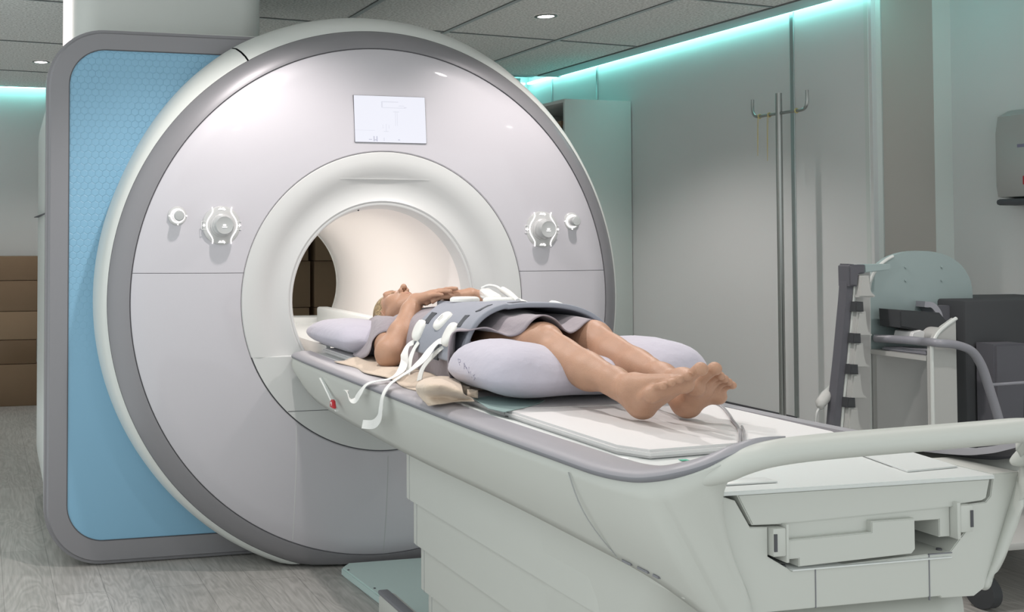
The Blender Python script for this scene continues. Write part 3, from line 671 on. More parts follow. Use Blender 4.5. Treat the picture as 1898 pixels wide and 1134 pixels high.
for s in (1, -1):
    o = tp('side_shell', hull(s), 'table_white', angle=60); mesh_solid(o, 0.012, 0.0)
    # grey rim strip above it
    bm = NB(); rows = []
    n = len(tt)
    for i, a in enumerate(tt):
        t = (tt[min(i+1, n-1)]-tt[max(i-1, 0)]).normalized(); inw = Vector((0, 0, 1)).cross(t) if True else 0
        inw = Vector((-t.y, t.x, 0)).normalized()
        if inw.x < 0 and a.y > -2.3: inw = -inw
        if inw.y < -0.3: inw = -inw
        f = max(0.0, min(1.0, (a.y+2.545)/0.35)) if a.y < -2.2 else 1.0
        wd = 0.020+0.050*f
        P_ = lambda d, h: Vector(((a.x+inw.x*d)*s, a.y+inw.y*d, a.z+h))
        e_ = min(1.0, (n-1-i)/34.0); hd_ = 0
        D_ = lambda d_: d_*e_+wd*0.45*(1-e_)
        hq = 0.55+0.45*e_
        rows.append([P_(D_(0.004), -0.006*hq), P_(D_(-0.008), 0.000), P_(D_(-0.010), 0.008*hq), P_(D_(-0.005), 0.015*hq), P_(D_(0.006), 0.021*hq), P_(D_(wd*0.5), 0.026*hq), P_(D_(wd), 0.026*hq), P_(D_(wd), 0.012*hq)])
    V = grid(bm, rows); bm.faces.new(V[0][::-1]); bm.faces.new(V[-1])
    bm.faces.ensure_lookup_table()
    for i_, f_ in enumerate(bm.faces): f_.material_index = 1 if (i_ % 7) in (0, 1) and i_ < (n-1)*7 else 0
    o = obj('rim', bm, [M['rim'], M['rim_edge']], T, angle=60)
# hull bottom
bm = NB(); rows = []
for a in bb[:57]:
    rows.append([Vector((a.x, a.y, a.z)), Vector((a.x*0.8, a.y, a.z-0.012)), Vector((0, a.y, a.z-0.018)), Vector((-a.x*0.8, a.y, a.z-0.012)), Vector((-a.x, a.y, a.z))])
grid(bm, rows); o = tp('underside', bm, 'table_white'); mesh_solid(o, 0.006, 0)
# panel joint on the near side
for s in (1, -1):
    bm = NB(); rows = []
    for k_ in range(10):
        v = k_/9; y = -2.085-0.045*v
        z = 0.86+(0.69-0.86)*v; x = -0.4155+(0.085)*v-0.0195*math.sin(PI*v)*0.9-0.0068
        rows.append([Vector((x*s, y-0.001, z)), Vector((x*s, y+0.001, z)), Vector(((x+0.003)*s, y+0.001, z)), Vector(((x+0.003)*s, y-0.001, z))])
    grid(bm, rows, close_v=True); tp('shell_joint', bm, 'dial')
# table top surface
bm = bx(-0.345, 0.345, -2.10, -0.02, 0.858, 0.886, bev=0.003); tp('table_top', bm, 'deck')
for s in (-1, 1):
    tp('guide_rail', bx(s*0.325-0.006, s*0.325+0.006, -2.05, 0.0, 0.884, 0.8915, bev=0.002), 'deck')
# end deck
pt = lambda x, y, Y=-2.40: (hit(x, y, 1, Y).x, hit(x, y, 1, Y).z)
YE = -2.40
bm = prism([(-0.335, 0.858), (0.335, 0.858), (0.335, 0.8855), (-0.335, 0.8855)], 1, -2.36, -2.08, bev=0.003); tp('end_deck', bm, 'deck')
deck = [(-0.300, 0.886), (0.312, 0.895-0.007), (0.296, 0.842), (0.236, 0.834), (0.213, 0.832), (0.213, 0.765), (0.196, 0.765), (0.196, 0.80), (0.150, 0.812), (0.120, 0.812), (-0.165, 0.812), (-0.172, 0.819), (-0.236, 0.825), (-0.262, 0.862)]
bm = prism([(-0.316, 0.8865), (0.3125, 0.8865), (0.3125, 0.879), (-0.316, 0.879)], 1, YE-0.006, -2.30, bev=0.002); tp('deck_edge', bm, 'deck')
bm = prism([(-0.268, 0.879), (0.305, 0.879), (0.295, 0.842), (0.285, 0.838), (0.228, 0.834), (0.228, 0.830), (-0.178, 0.820), (-0.236, 0.822)], 1, YE-0.002, -2.28, bev=0.002); tp('deck_front', bm, 'table_white')
bm = prism([(-0.166, 0.832), (0.213, 0.838), (0.213, 0.772), (0.188, 0.772), (0.188, 0.806), (0.118, 0.806), (0.118, 0.765), (-0.166, 0.765)], 1, YE+0.004, -2.26, bev=0.0015); tp('carriage_front', bm, 'table_white')
bm = prism([(-0.170, 0.792), (0.02, 0.795), (0.02, 0.815), (0.119, 0.815), (0.119, 0.757), (0.111, 0.749), (-0.142, 0.742), (-0.142, 0.757), (-0.170, 0.757)], 1, YE-0.008, -2.30, bev=0.0015); tp('carriage_block', bm, 'table_white')
for s, x0_, x1_ in ((-1, -0.200, -0.172), (1, 0.222, 0.252)):
    dz = 0.0 if s < 0 else 0.018
    c_ = tp('latch', bx(x0_, x1_, YE-0.012, YE+0.05, 0.764+dz, 0.816+dz, bev=0.003), 'table_white')
    xs_ = x0_ if s < 0 else x1_-0.009
    obj('latch_slot', bx(xs_+0.0015, xs_+0.0075, YE-0.0135, YE-0.010, 0.774+dz, 0.806+dz), M['seam'], c_)
    obj('latch_bracket', bx(x1_ if s < 0 else x0_-0.008, x1_+0.006 if s < 0 else x0_, YE-0.012, YE+0.05, 0.752+dz, 0.822+dz, bev=0.001), M['table_white'], c_)
# end face with its recess
end = [(-0.318, 0.885), (-0.316, 0.815), (-0.242, 0.665), (-0.241, 0.661), (0.185, 0.661), (0.190, 0.657), (0.268, 0.655), (0.292, 0.668), (0.305, 0.70), (0.325, 0.715), (0.372, 0.83), (0.385, 0.888), (0.320, 0.888), (0.312, 0.845), (0.300, 0.834), (0.258, 0.832), (0.256, 0.787), (0.212, 0.744), (-0.154, 0.733), (-0.205, 0.762), (-0.205, 0.816), (-0.243, 0.818), (-0.2745, 0.868), (-0.300, 0.876), (-0.300, 0.885)]
end = [(x*0.985, z) for x, z in end]
bm = prism(end, 1, YE, -2.25, bev=0.0015); tp('end_panel', bm, 'table_white', angle=30)
tp('recess_back', bx(-0.27, 0.31, -2.262, -2.25, 0.72, 0.87), 'rim_edge')
bm = NB(); box(bm, -0.154, 0.207, YE-0.006, YE+0.12, 0.7335, 0.7365, bev=0.001); tp('recess_lip', bm, 'deck')
bm = NB()
for xx, za, zb in ((-0.100, 0.661, 0.732), (0.158, 0.655, 0.742)): box(bm, xx-0.0009, xx+0.0009, YE-0.0012, YE+0.002, za, zb)
box(bm, 0.158, 0.212, YE-0.0012, YE+0.002, 0.741, 0.743)
tp('end_joints', bm, 'rim_edge')
bm = NB()
for xx, zz in ((-0.158, 0.7385), (0.198, 0.745)): tube(bm, [(xx, YE+0.015, zz-0.004), (xx, YE+0.015, zz+0.002)], 0.005, 14)
tp('recess_screw', bm, 'seam')
# pads on the end deck
tp('deck_pad', bx(-0.262, -0.150, -2.366, -2.330, 0.8872, 0.8905, bev=0.001), 'deck')
tp('deck_pad', prism([(0.165, -2.348), (0.300, -2.335), (0.335, -2.17), (0.215, -2.16)], 2, 0.8872, 0.8905), 'deck')
for x_, y_, w_ in ((1268, 853, 0.018), (1281, 855, 0.016), (1664, 838, 0.02)):
    q = hit(x_, y_, 2, 0.8865); tp('green_arrow_mark', bx(q.x-w_/2, q.x+w_/2, q.y-0.006, q.y+0.006, 0.8868, 0.8878), 'green')
# handle bar
HB = smooth_path([(-0.372, -2.405, 0.905), (-0.352, -2.450, 0.932), (-0.326, -2.482, 0.957), (-0.295, -2.508, 0.974), (-0.24, -2.52, 0.983), (-0.15, -2.525, 0.988), (0, -2.53, 0.993), (0.15, -2.527, 0.996), (0.24, -2.522, 0.997), (0.300, -2.512, 0.990), (0.332, -2.482, 0.968), (0.346, -2.450, 0.935), (0.350, -2.41, 0.91)], 8)
bm = NB(); n = len(HB); rows = []
for i, p_ in enumerate(HB):
    t_ = (HB[min(i+1, n-1)]-HB[max(i-1, 0)]).normalized(); N_ = Vector((0, -1, 0)); N_ = (N_-N_.dot(t_)*t_).normalized(); B_ = t_.cross(N_)
    e_ = abs(i/(n-1)*2-1); rw = 0.0222*(1-0.75*max(0, (e_-0.72)/0.28)**1.6)
    rows.append([p_+rw*1.15*math.cos(2*PI*k_/20)*N_+rw*math.sin(2*PI*k_/20)*B_ for k_ in range(20)])
V = grid(bm, rows, close_v=True); bm.faces.new(V[0][::-1]); bm.faces.new(V[-1]); tp('handle_bar', bm, 'table_white', angle=0)
# side label with red mark and lever slot
def onside(px_, py_, x=-0.405): return hit(px_, py_, 0, x)
bm = NB(); A = onside(596, 700, -0.411); B = onside(626, 762, -0.395)
rows = []
for k_ in range(9):
    v = k_/8; q = A.lerp(B, v); h_ = 0.0065*math.sin(PI*min(1, v*1.0)*0.9+0.15)
    rows.append([Vector((q.x-0.008+0.0, q.y+h_, q.z+0.006*0)), Vector((q.x-0.010, q.y-h_, q.z)), Vector((q.x+0.004, q.y-h_, q.z)), Vector((q.x+0.004, q.y+h_, q.z))])
V = grid(bm, rows, close_v=True); bm.faces.new(V[0][::-1]); bm.faces.new(V[-1]); lab = tp('release_lever', bm, 'deck')
q = onside(617, 749, -0.4055)
bm = NB(); prism([(q.y-0.018, q.z-0.012), (q.y+0.016, q.z-0.010), (q.y+0.014, q.z+0.006), (q.y+0.002, q.z+0.016), (q.y-0.010, q.z+0.012)], 0, q.x-0.006, q.x+0.006, bm); r_ = obj('red_mark', bm, M['red'], lab)
bm = NB(); tube(bm, [(q.x-0.0065, q.y+0.001+0.005*math.cos(a), q.z+0.001+0.006*math.sin(a)) for a in [2*PI*i/12 for i in range(9)]], 0.0011, 6)
tp('lever_sign', bm, 'label')
# vents under the near edge
for x_, y_, w_ in ((1162, 1042, 0.030), (1192, 1056, 0.034), (1216, 1068, 0.018)):
    q = hit(x_, y_, 0, -0.338); tp('vent_grille', bx(q.x-0.002, q.x+0.012, q.y-w_/2, q.y+w_/2, q.z-0.0022, q.z+0.0022), 'rim_edge')
tp('underside_cover', bx(-0.318, 0.318, -2.32, -2.17, 0.664, 0.69, bev=0.006), 'table_white')
# pedestal, telescopic covers
def tier(z0, z1, hx, y0, y1, m='baseplate', r=0.045):
    pts = [(-hx+r+r*math.cos(a), y1-r+r*math.sin(a)) for a in [PI-PI/2*i/6 for i in range(7)]]
    pts = [(-hx+r-r*math.cos(PI/2*i/6), y1-r+r*math.sin(PI/2*i/6)) for i in range(7)]+[(hx-r+r*math.sin(PI/2*i/6), y1-r+r*math.cos(PI/2*i/6)) for i in range(7)]
    pts += [(hx-0.16+0.16*math.cos(PI/2*i/8), y0+0.16-0.16*math.sin(PI/2*i/8)) for i in range(9)]+[(-hx+0.16-0.16*math.sin(PI/2*i/8), y0+0.16-0.16*math.cos(PI/2*i/8)) for i in range(9)]
    return prism(pts, 2, z0, z1, bev=0.003)
for i, (z0, z1, hx, y0, y1) in enumerate(((0.50, 0.685, 0.262, -2.06, -0.80), (0.362, 0.505, 0.250, -2.00, -0.83), (0.225, 0.367, 0.238, -1.95, -0.86), (0.03, 0.23, 0.226, -1.90, -0.89))):
    tp('pedestal_cover', tier(z0, z1, hx, y0, y1), 'table_white')
bm = NB()
for i, (z0, z1, hx, y1) in enumerate(((0.50, 0.675, 0.262, -0.80), (0.362, 0.50, 0.250, -0.83), (0.225, 0.362, 0.238, -0.86), (0.12, 0.225, 0.226, -0.89))): box(bm, -hx-0.0012, -hx+0.001, y1-0.062, y1-0.060, z0, z1)
tp('corner_joint', bm, 'dial')
# scoop under the foot end
bm = NB(); rows = []
for j in range(14):
    t_ = j/13; z = 0.664-0.44*t_; y0_ = -2.315+0.235*math.sqrt(t_); hx = 0.268-0.03*t_; rr = 0.13
    L_ = [Vector((-hx, -1.7, z))]+[Vector((-hx+rr-rr*math.cos(PI/2*i/6), y0_+rr-rr*math.sin(PI/2*i/6), z)) for i in range(7)]
    rows.append(L_+[Vector((-v.x, v.y, v.z)) for v in L_[::-1]])
V = grid(bm, rows, close_v=True); bm.faces.new(V[0]); bm.faces.new(V[-1]); tp('pedestal_scoop', bm, 'table_white')
# base plate on the floor
bp_ = [(-0.205, -0.03), (-0.165, -0.62), (-0.17, -2.15), (0.42, -2.15), (0.42, 0.02), (-0.16, 0.02)]
bm = prism(bp_, 2, 0.0, 0.034, bev=0.006); b_ = tp('base_plate', bm, 'baseplate')
bm = NB()
for (x_, y_) in ((-0.19, -0.07), (-0.168, -0.30), (-0.152, -0.60)): tube(bm, [(x_, y_, 0.033), (x_, y_, 0.036)], 0.0045, 12)
obj('screw', bm, M['seam'], b_)
fp_ = thing('foot_rail', 'low white floor rail with grey top beside the table pedestal', 'rail', (-0.21, -0.9, 0))
obj('rail_body', bx(-0.262, -0.198, -2.0, -0.575, 0.035, 0.112, bev=0.012), M['table_white'], fp_)
obj('rail_top', bx(-0.262, -0.222, -2.0, -0.572, 0.108, 0.124, bev=0.007), M['rim_edge'], fp_)
# inner end of the cradle running through the bore
bm = NB(); rows = []
for y in (-0.02, 1.62): rows.append([Vector((x, y, z)) for x, z in ((-0.265, 0.915), (-0.25, 0.915), (-0.235, 0.882), (-0.15, 0.874), (0.15, 0.874), (0.235, 0.882), (0.25, 0.915), (0.265, 0.915), (0.255, 0.862), (-0.255, 0.862))])
V = grid(bm, rows, close_v=True); bm.faces.new(V[0][::-1]); bm.faces.new(V[-1]); tp('cradle', bm, 'deck', angle=25)
bm = NB(); box(bm, 0.20, 0.27, 0.30, 1.55, 0.862, 0.965, bev=0.012); box(bm, -0.27, 0.28, 1.56, 1.72, 0.80, 0.905, bev=0.01); tp('cradle_rail', bm, 'deck')
tp('transport_arm', bx(-0.24, 0.24, 1.72, 2.15, 0.80, 0.86, bev=0.008), 'deck')
# pad
PADT = 0.906
pp = [(-0.295, -2.06), (-0.255, -2.125), (0.0, -2.10), (0.255, -2.10), (0.29, -2.03), (0.29, -1.58), (-0.30, -1.58)]
pt_ = thing('table_pad', 'white padded board on the table under the feet', 'mat', (0, -1.8, 0.886))
bm = prism(pp, 2, 0.887, PADT, bev=0.006); obj('pad_section', bm, M['mat'], pt_)
bm = prism([(-0.30, -1.575), (0.29, -1.575), (0.29, -0.02), (-0.28, -0.02)], 2, 0.887, PADT, bev=0.006); obj('pad_section', bm, M['mat'], pt_)
# ================================================================ SDF MODELLING (patient)
class Field:
    def __init__(s, lo, hi, h):
        s.lo = np.array(lo, np.float32); s.h = h; s.n = np.ceil((np.array(hi)-s.lo)/h).astype(int)+1
        s.f = np.full(s.n, 1.0, np.float32)
    def _box(s, mn, mx, pad):
        a = np.maximum(np.floor((mn-pad-s.lo)/s.h).astype(int), 0); b = np.minimum(np.ceil((mx+pad-s.lo)/s.h).astype(int)+1, s.n)
        if (b <= a).any(): return None
        X = s.lo[0]+s.h*np.arange(a[0], b[0])[:, None, None]; Y = s.lo[1]+s.h*np.arange(a[1], b[1])[None, :, None]; Z = s.lo[2]+s.h*np.arange(a[2], b[2])[None, None, :]
        return (slice(a[0], b[0]), slice(a[1], b[1]), slice(a[2], b[2])), X, Y, Z
    def _merge(s, sl, d, k, sub=False):
        g = s.f[sl]
        if sub:
            if k <= 0: s.f[sl] = np.maximum(g, -d); return
            h = np.maximum(k-np.abs(g+d), 0)/k; s.f[sl] = np.maximum(g, -d)+h*h*k*0.25; return
        if k <= 0: s.f[sl] = np.minimum(g, d); return
        h = np.maximum(k-np.abs(g-d), 0)/k; s.f[sl] = np.minimum(g, d)-h*h*k*0.25
    def cone(s, a, b, ra, rb, k=0.01, sub=False, flat=None):
        """tapered capsule; flat=(normal, factor) squashes it along a direction"""
        a = np.array(a, float); b = np.array(b, float); R = max(ra, rb); bx_ = s._box(np.minimum(a, b)-R, np.maximum(a, b)+R, k+0.02)
        if bx_ is None: return
        sl, X, Y, Z = bx_; d = b-a; L = max(d@d, 1e-9)
        t = np.clip(((X-a[0])*d[0]+(Y-a[1])*d[1]+(Z-a[2])*d[2])/L, 0, 1)
        px_, py_, pz_ = X-a[0]-t*d[0], Y-a[1]-t*d[1], Z-a[2]-t*d[2]
        if flat is not None:
            nn = np.array(flat[0], float); nn /= np.linalg.norm(nn); q = px_*nn[0]+py_*nn[1]+pz_*nn[2]
            dd = np.sqrt(np.maximum(px_**2+py_**2+pz_**2-q*q, 0)+(q*flat[1])**2)
        else: dd = np.sqrt(px_**2+py_**2+pz_**2)
        s._merge(sl, (dd-(ra+(rb-ra)*t)).astype(np.float32), k, sub)
    def chain(s, pts, k=0.01, flat=None):
        for (a, ra), (b, rb) in zip(pts, pts[1:]): s.cone(a, b, ra, rb, k, flat=flat)
    def ell(s, c, r, k=0.01, rot=None, sub=False):
        c = np.array(c, float); r = np.array(r, float); R = r.max(); bx_ = s._box(c-R, c+R, k+0.02)
        if bx_ is None: return
        sl, X, Y, Z = bx_; x, y, z = X-c[0], Y-c[1], Z-c[2]
        if rot is not None:
            m = np.array(rot); x, y, z = (m[0, 0]*x+m[1, 0]*y+m[2, 0]*z, m[0, 1]*x+m[1, 1]*y+m[2, 1]*z, m[0, 2]*x+m[1, 2]*y+m[2, 2]*z)
        k0 = np.sqrt((x/r[0])**2+(y/r[1])**2+(z/r[2])**2); k1 = np.sqrt((x/r[0]**2)**2+(y/r[1]**2)**2+(z/r[2]**2)**2)
        s._merge(sl, (k0*(k0-1)/np.maximum(k1, 1e-6)).astype(np.float32), k, sub)
    def mesh(s, smooth=2):
        f = s.f; n = f.shape; ins = f < 0
        cs = np.zeros((n[0]-1, n[1]-1, n[2]-1), np.int8)
        for dx in (0, 1):
            for dy in (0, 1):
                for dz in (0, 1): cs += ins[dx:n[0]-1+dx, dy:n[1]-1+dy, dz:n[2]-1+dz]
        act = (cs > 0) & (cs < 8); I = np.argwhere(act); idx = -np.ones(act.shape, np.int64); idx[act] = np.arange(len(I))
        acc = np.zeros((len(I), 3)); cnt = np.zeros(len(I))
        cor = [(x, y, z) for x in (0, 1) for y in (0, 1) for z in (0, 1)]
        for i in range(8):
            for j in range(i+1, 8):
                a, b = cor[i], cor[j]
                if sum(abs(a[q]-b[q]) for q in range(3)) != 1: continue
                fa = f[I[:, 0]+a[0], I[:, 1]+a[1], I[:, 2]+a[2]]; fb = f[I[:, 0]+b[0], I[:, 1]+b[1], I[:, 2]+b[2]]
                m = (fa < 0) != (fb < 0); t = fa/(fa-fb+1e-12); t = np.where(m, t, 0)
                acc += np.where(m[:, None], np.array(a)+t[:, None]*(np.array(b)-np.array(a)), 0); cnt += m
        V = s.lo+s.h*(I+acc/cnt[:, None]); F = []
        for ax in range(3):
            sl0 = [slice(None)]*3; sl1 = [slice(None)]*3; sl0[ax] = slice(0, -1); sl1[ax] = slice(1, None)
            c = ins[tuple(sl0)] != ins[tuple(sl1)]; E = np.argwhere(c); u, v = (ax+1) % 3, (ax+2) % 3
            ok = (E[:, u] > 0) & (E[:, v] > 0) & (E[:, u] < n[u]-1) & (E[:, v] < n[v]-1); E = E[ok]
            if not len(E): continue
            neg = ins[E[:, 0], E[:, 1], E[:, 2]]
            def g(du, dv):
                q = E.copy(); q[:, u] += du; q[:, v] += dv; return idx[q[:, 0], q[:, 1], q[:, 2]]
            Q = np.stack([g(-1, -1), g(0, -1), g(0, 0), g(-1, 0)], 1); Q[~neg] = Q[~neg][:, ::-1]; F.append(Q)
        F = np.concatenate(F)
        for _ in range(smooth):
            A = np.zeros_like(V); c = np.zeros(len(V))
            for i in range(4):
                a, b = F[:, i], F[:, (i+1) % 4]
                for p, q in ((a, b), (b, a)):
                    for d in range(3): A[:, d] += np.bincount(p, V[q, d], len(V))
                    c += np.bincount(p, minlength=len(V))
            V = V*0.5+0.5*A/np.maximum(c, 1)[:, None]
        return V, F
    def to_mesh(s, name, smooth=2):
        V, F = s.mesh(smooth); me = bpy.data.meshes.new(name)
        me.vertices.add(len(V)); me.vertices.foreach_set('co', V.astype(np.float32).ravel())
        me.loops.add(len(F)*4); me.loops.foreach_set('vertex_index', F.astype(np.int32).ravel())
        me.polygons.add(len(F)); me.polygons.foreach_set('loop_start', np.arange(0, len(F)*4, 4, dtype=np.int32)); me.polygons.foreach_set('loop_total', np.full(len(F), 4, np.int32))
        me.update(); me.validate(); return me

# ================================================================ PATIENT
def V3(*a): return np.array(a, float)
HC = V3(-0.005, -0.145, 1.043)                       # head centre
tilt = math.radians(4)
Rh = np.array(Matrix.Rotation(tilt, 3, 'X'))
def H(x, y, z): return HC+Rh@(V3(x, y, z)*1.07)             # head space: x to her left, y to the crown, z out of the face
B = Field((-0.42, -2.03, 0.86), (0.42, 0.03, 1.24), 0.0032)
# head
B.ell(H(0, 0.030, -0.008), (0.0781, 0.0942, 0.0942), 0.0, Rh)
B.ell(H(0, -0.030, 0.028), (0.0642, 0.0877, 0.0642), 0.03, Rh)
B.ell(H(0, -0.075, 0.040), (0.0428, 0.0428, 0.0471), 0.03, Rh)       # jaw
B.ell(H(0, -0.098, 0.062), (0.0214, 0.0161, 0.0203), 0.02, Rh)       # chin
for s in (-1, 1):
    B.ell(H(s*0.040, -0.030, 0.052), (0.0278, 0.0300, 0.0257), 0.02, Rh)  # cheek
    B.ell(H(s*0.032, 0.018, 0.074), (0.0268, 0.0107, 0.0128), 0.016, Rh)  # brow
    B.ell(H(s*0.032, 0.000, 0.090), (0.0171, 0.0086, 0.0128), 0.010, Rh, sub=True)
    B.ell(H(s*0.031, -0.003, 0.070), (0.0155, 0.0123, 0.0134), 0.004, Rh)  # closed eye
    B.cone(H(s*0.018, -0.006, 0.0785), H(s*0.043, -0.006, 0.0735), 0.0016, 0.0014, 0.002, sub=True)
    B.cone(H(s*0.056, -0.060, 0.004), H(s*0.034, -0.088, 0.045), 0.020, 0.016, 0.03)   # jaw line
    B.ell(H(s*0.012, -0.043, 0.095), (0.0091, 0.0107, 0.0102), 0.005, Rh)   # nose wings
    # ear
    B.ell(H(s*0.074, -0.012, 0.000), (0.0075, 0.0300, 0.0182), 0.006, Rh)
    B.ell(H(s*0.080, -0.008, 0.006), (0.0064, 0.0171, 0.0096), 0.004, Rh, sub=True)
B.cone(H(0, 0.004, 0.080), H(0, -0.038, 0.108), 0.0085, 0.0095, 0.012)    # nose
B.ell(H(0, -0.041, 0.110), (0.0112, 0.0102, 0.0102), 0.006, Rh)
for s in (-1, 1): B.cone(H(s*0.0065, -0.053, 0.101), H(s*0.0055, -0.040, 0.100), 0.0033, 0.0025, 0.001, sub=True)
B.cone(H(-0.019, -0.068, 0.084), H(0, -0.063, 0.0905), 0.0035, 0.0050, 0.007)
B.cone(H(0.019, -0.068, 0.084), H(0, -0.063, 0.0905), 0.0035, 0.0050, 0.007)
B.cone(H(-0.017, -0.074, 0.083), H(0.017, -0.074, 0.083), 0.0048, 0.0048, 0.006)
B.cone(H(-0.022, -0.0695, 0.088), H(0.022, -0.0695, 0.088), 0.0014, 0.0014, 0.002, sub=True)
# neck, trunk
B.chain([(H(0, -0.045, -0.02), 0.052), (V3(0, -0.29, 1.00), 0.053), (V3(0, -0.345, 0.99), 0.062)], 0.03)
B.chain([(V3(-0.11, -0.38, 0.985), 0.048), (V3(0.12, -0.38, 0.985), 0.048)], 0.04)
B.ell((0, -0.50, 0.990), (0.155, 0.17, 0.078), 0.05)
B.ell((0, -0.72, 0.985), (0.145, 0.20, 0.072), 0.05)
B.ell((0, -0.95, 0.985), (0.170, 0.15, 0.074), 0.05)
# right arm: shoulder, elbow on the table, hand laid over the chest
SR, ER, WR = V3(-0.150, -0.400, 0.985), V3(-0.256, -0.672, 0.9540), V3(-0.105, -0.548, 1.122)
B.chain([(SR, 0.045), (SR*0.45+ER*0.55, 0.045), (ER, 0.045)], 0.03)
mid = ER*0.62+WR*0.38+V3(0.004, -0.006, -0.004)
B.chain([(ER, 0.0455), (mid, 0.043), (ER*0.2+WR*0.8, 0.032), (WR, 0.0285)], 0.02)
B.ell(ER+V3(-0.012, -0.008, -0.018), (0.024, 0.024, 0.024), 0.02)
# left arm
SL, EL, WL = V3(0.165, -0.385, 1.000), V3(0.235, -0.690, 1.060), V3(0.048, -0.672, 1.148)
B.chain([(SL, 0.052), (SL*0.45+EL*0.55, 0.046), (EL, 0.040)], 0.03)
B.chain([(EL, 0.040), (EL*0.6+WL*0.4, 0.037), (EL*0.2+WL*0.8, 0.028), (WL, 0.025)], 0.02)
def hand(W, fwd, nrm, side, curl=0.12, spread=0.05, ln=1.0, curls=None):
    """W wrist, fwd towards the knuckles, nrm out of the back of the hand, side = thumb side (unit vector)"""
    fwd = fwd/np.linalg.norm(fwd); nrm = nrm-nrm@fwd*fwd; nrm /= np.linalg.norm(nrm); sd = np.cross(fwd, nrm); sd *= np.sign(sd@side)
    G = Field(W-0.23, W+0.23, 0.0032)
    for q, (o_, kl) in enumerate(((0.029, 0.088), (0.010, 0.092), (-0.009, 0.087), (-0.027, 0.078))):
        K = W+fwd*kl*ln+sd*o_; B.cone(W+sd*o_*0.55, K, 0.0165, 0.0115, 0.014, flat=(nrm, 1.05))
        L = (0.068, 0.076, 0.071, 0.056)[q]*ln; c0 = (curls or [curl]*4)[q]; ang = c0; P_ = K
        r = (0.0092, 0.0094, 0.0090, 0.0080)[q]
        for sgi, fr in enumerate((0.44, 0.31, 0.25)):
            dr = math.cos(ang)*(fwd+sd*spread*(1.2-q*0.8))-math.sin(ang)*nrm; dr /= np.linalg.norm(dr); Q = P_+dr*L*fr
            B.cone(P_, Q, r, r*0.93, 0.0028 if sgi else 0.006); P_ = Q; r *= 0.93; ang += c0*1.1
        if q == 0: tipI = P_
    # thumb from the side of the palm
    T0 = W+fwd*0.022+sd*0.022-nrm*0.006; T1 = T0+(fwd*0.62+sd*0.62-nrm*0.25)*0.045; T2 = T1+(fwd*0.93+sd*0.22-nrm*0.2)*0.034; T3 = T2+(fwd*0.97+sd*0.02-nrm*0.15)*0.027
    B.chain([(T0, 0.0155), (T1, 0.0118), (T2, 0.0100), (T3, 0.0088)], 0.008)
    B.cone(W, W+fwd*0.07, 0.021, 0.018, 0.016, flat=(nrm, 1.25))
# left hand first (underneath), then the right one on top of it
hand(WL, V3(-0.080, 0.050, -0.004), V3(-0.02, 0.0, 1), V3(0, 1, 0), curl=0.20)
hand(WR, V3(0.068, -0.112, 0.048), V3(-0.25, 0.0, 1), V3(0.6, 0.6, 0), curl=0.10, curls=[0.10, 0.08, 0.09, 0.12])
# legs
def leg(hip, kn, an, s, heel, toe, lit):
    up = V3(0, 0, 1); d = an-kn; d /= np.linalg.norm(d)
    back = -np.cross(np.cross(d, up), d); back /= np.linalg.norm(back); lat = np.cross(d, back)
    B.chain([(hip, 0.082), (hip*0.5+kn*0.5+V3(0, 0, 0.004), 0.070), (hip*0.12+kn*0.88, 0.055), (kn, 0.0510)], 0.03)
    B.ell(kn+V3(0, 0.0, 0.028), (0.030, 0.034, 0.025), 0.03)
    B.ell(kn+V3(0.026*s, 0.014, 0.004), (0.026, 0.034, 0.030), 0.03); B.ell(kn+V3(-0.024*s, 0.014, 0.004), (0.026, 0.034, 0.030), 0.03)
    c1 = kn*0.72+an*0.28+back*0.016; c2 = kn*0.45+an*0.55+back*0.010; c3 = kn*0.18+an*0.82
    B.chain([(kn, 0.048), (c1, 0.0515), (c2, 0.0445), (c3, 0.0330), (an, 0.0310)], 0.025)
    B.cone(kn-back*0.040+d*0.05, kn*0.3+an*0.7-back*0.024, 0.012, 0.009, 0.02)          # shin
    foot(an, s, heel, toe, lit)
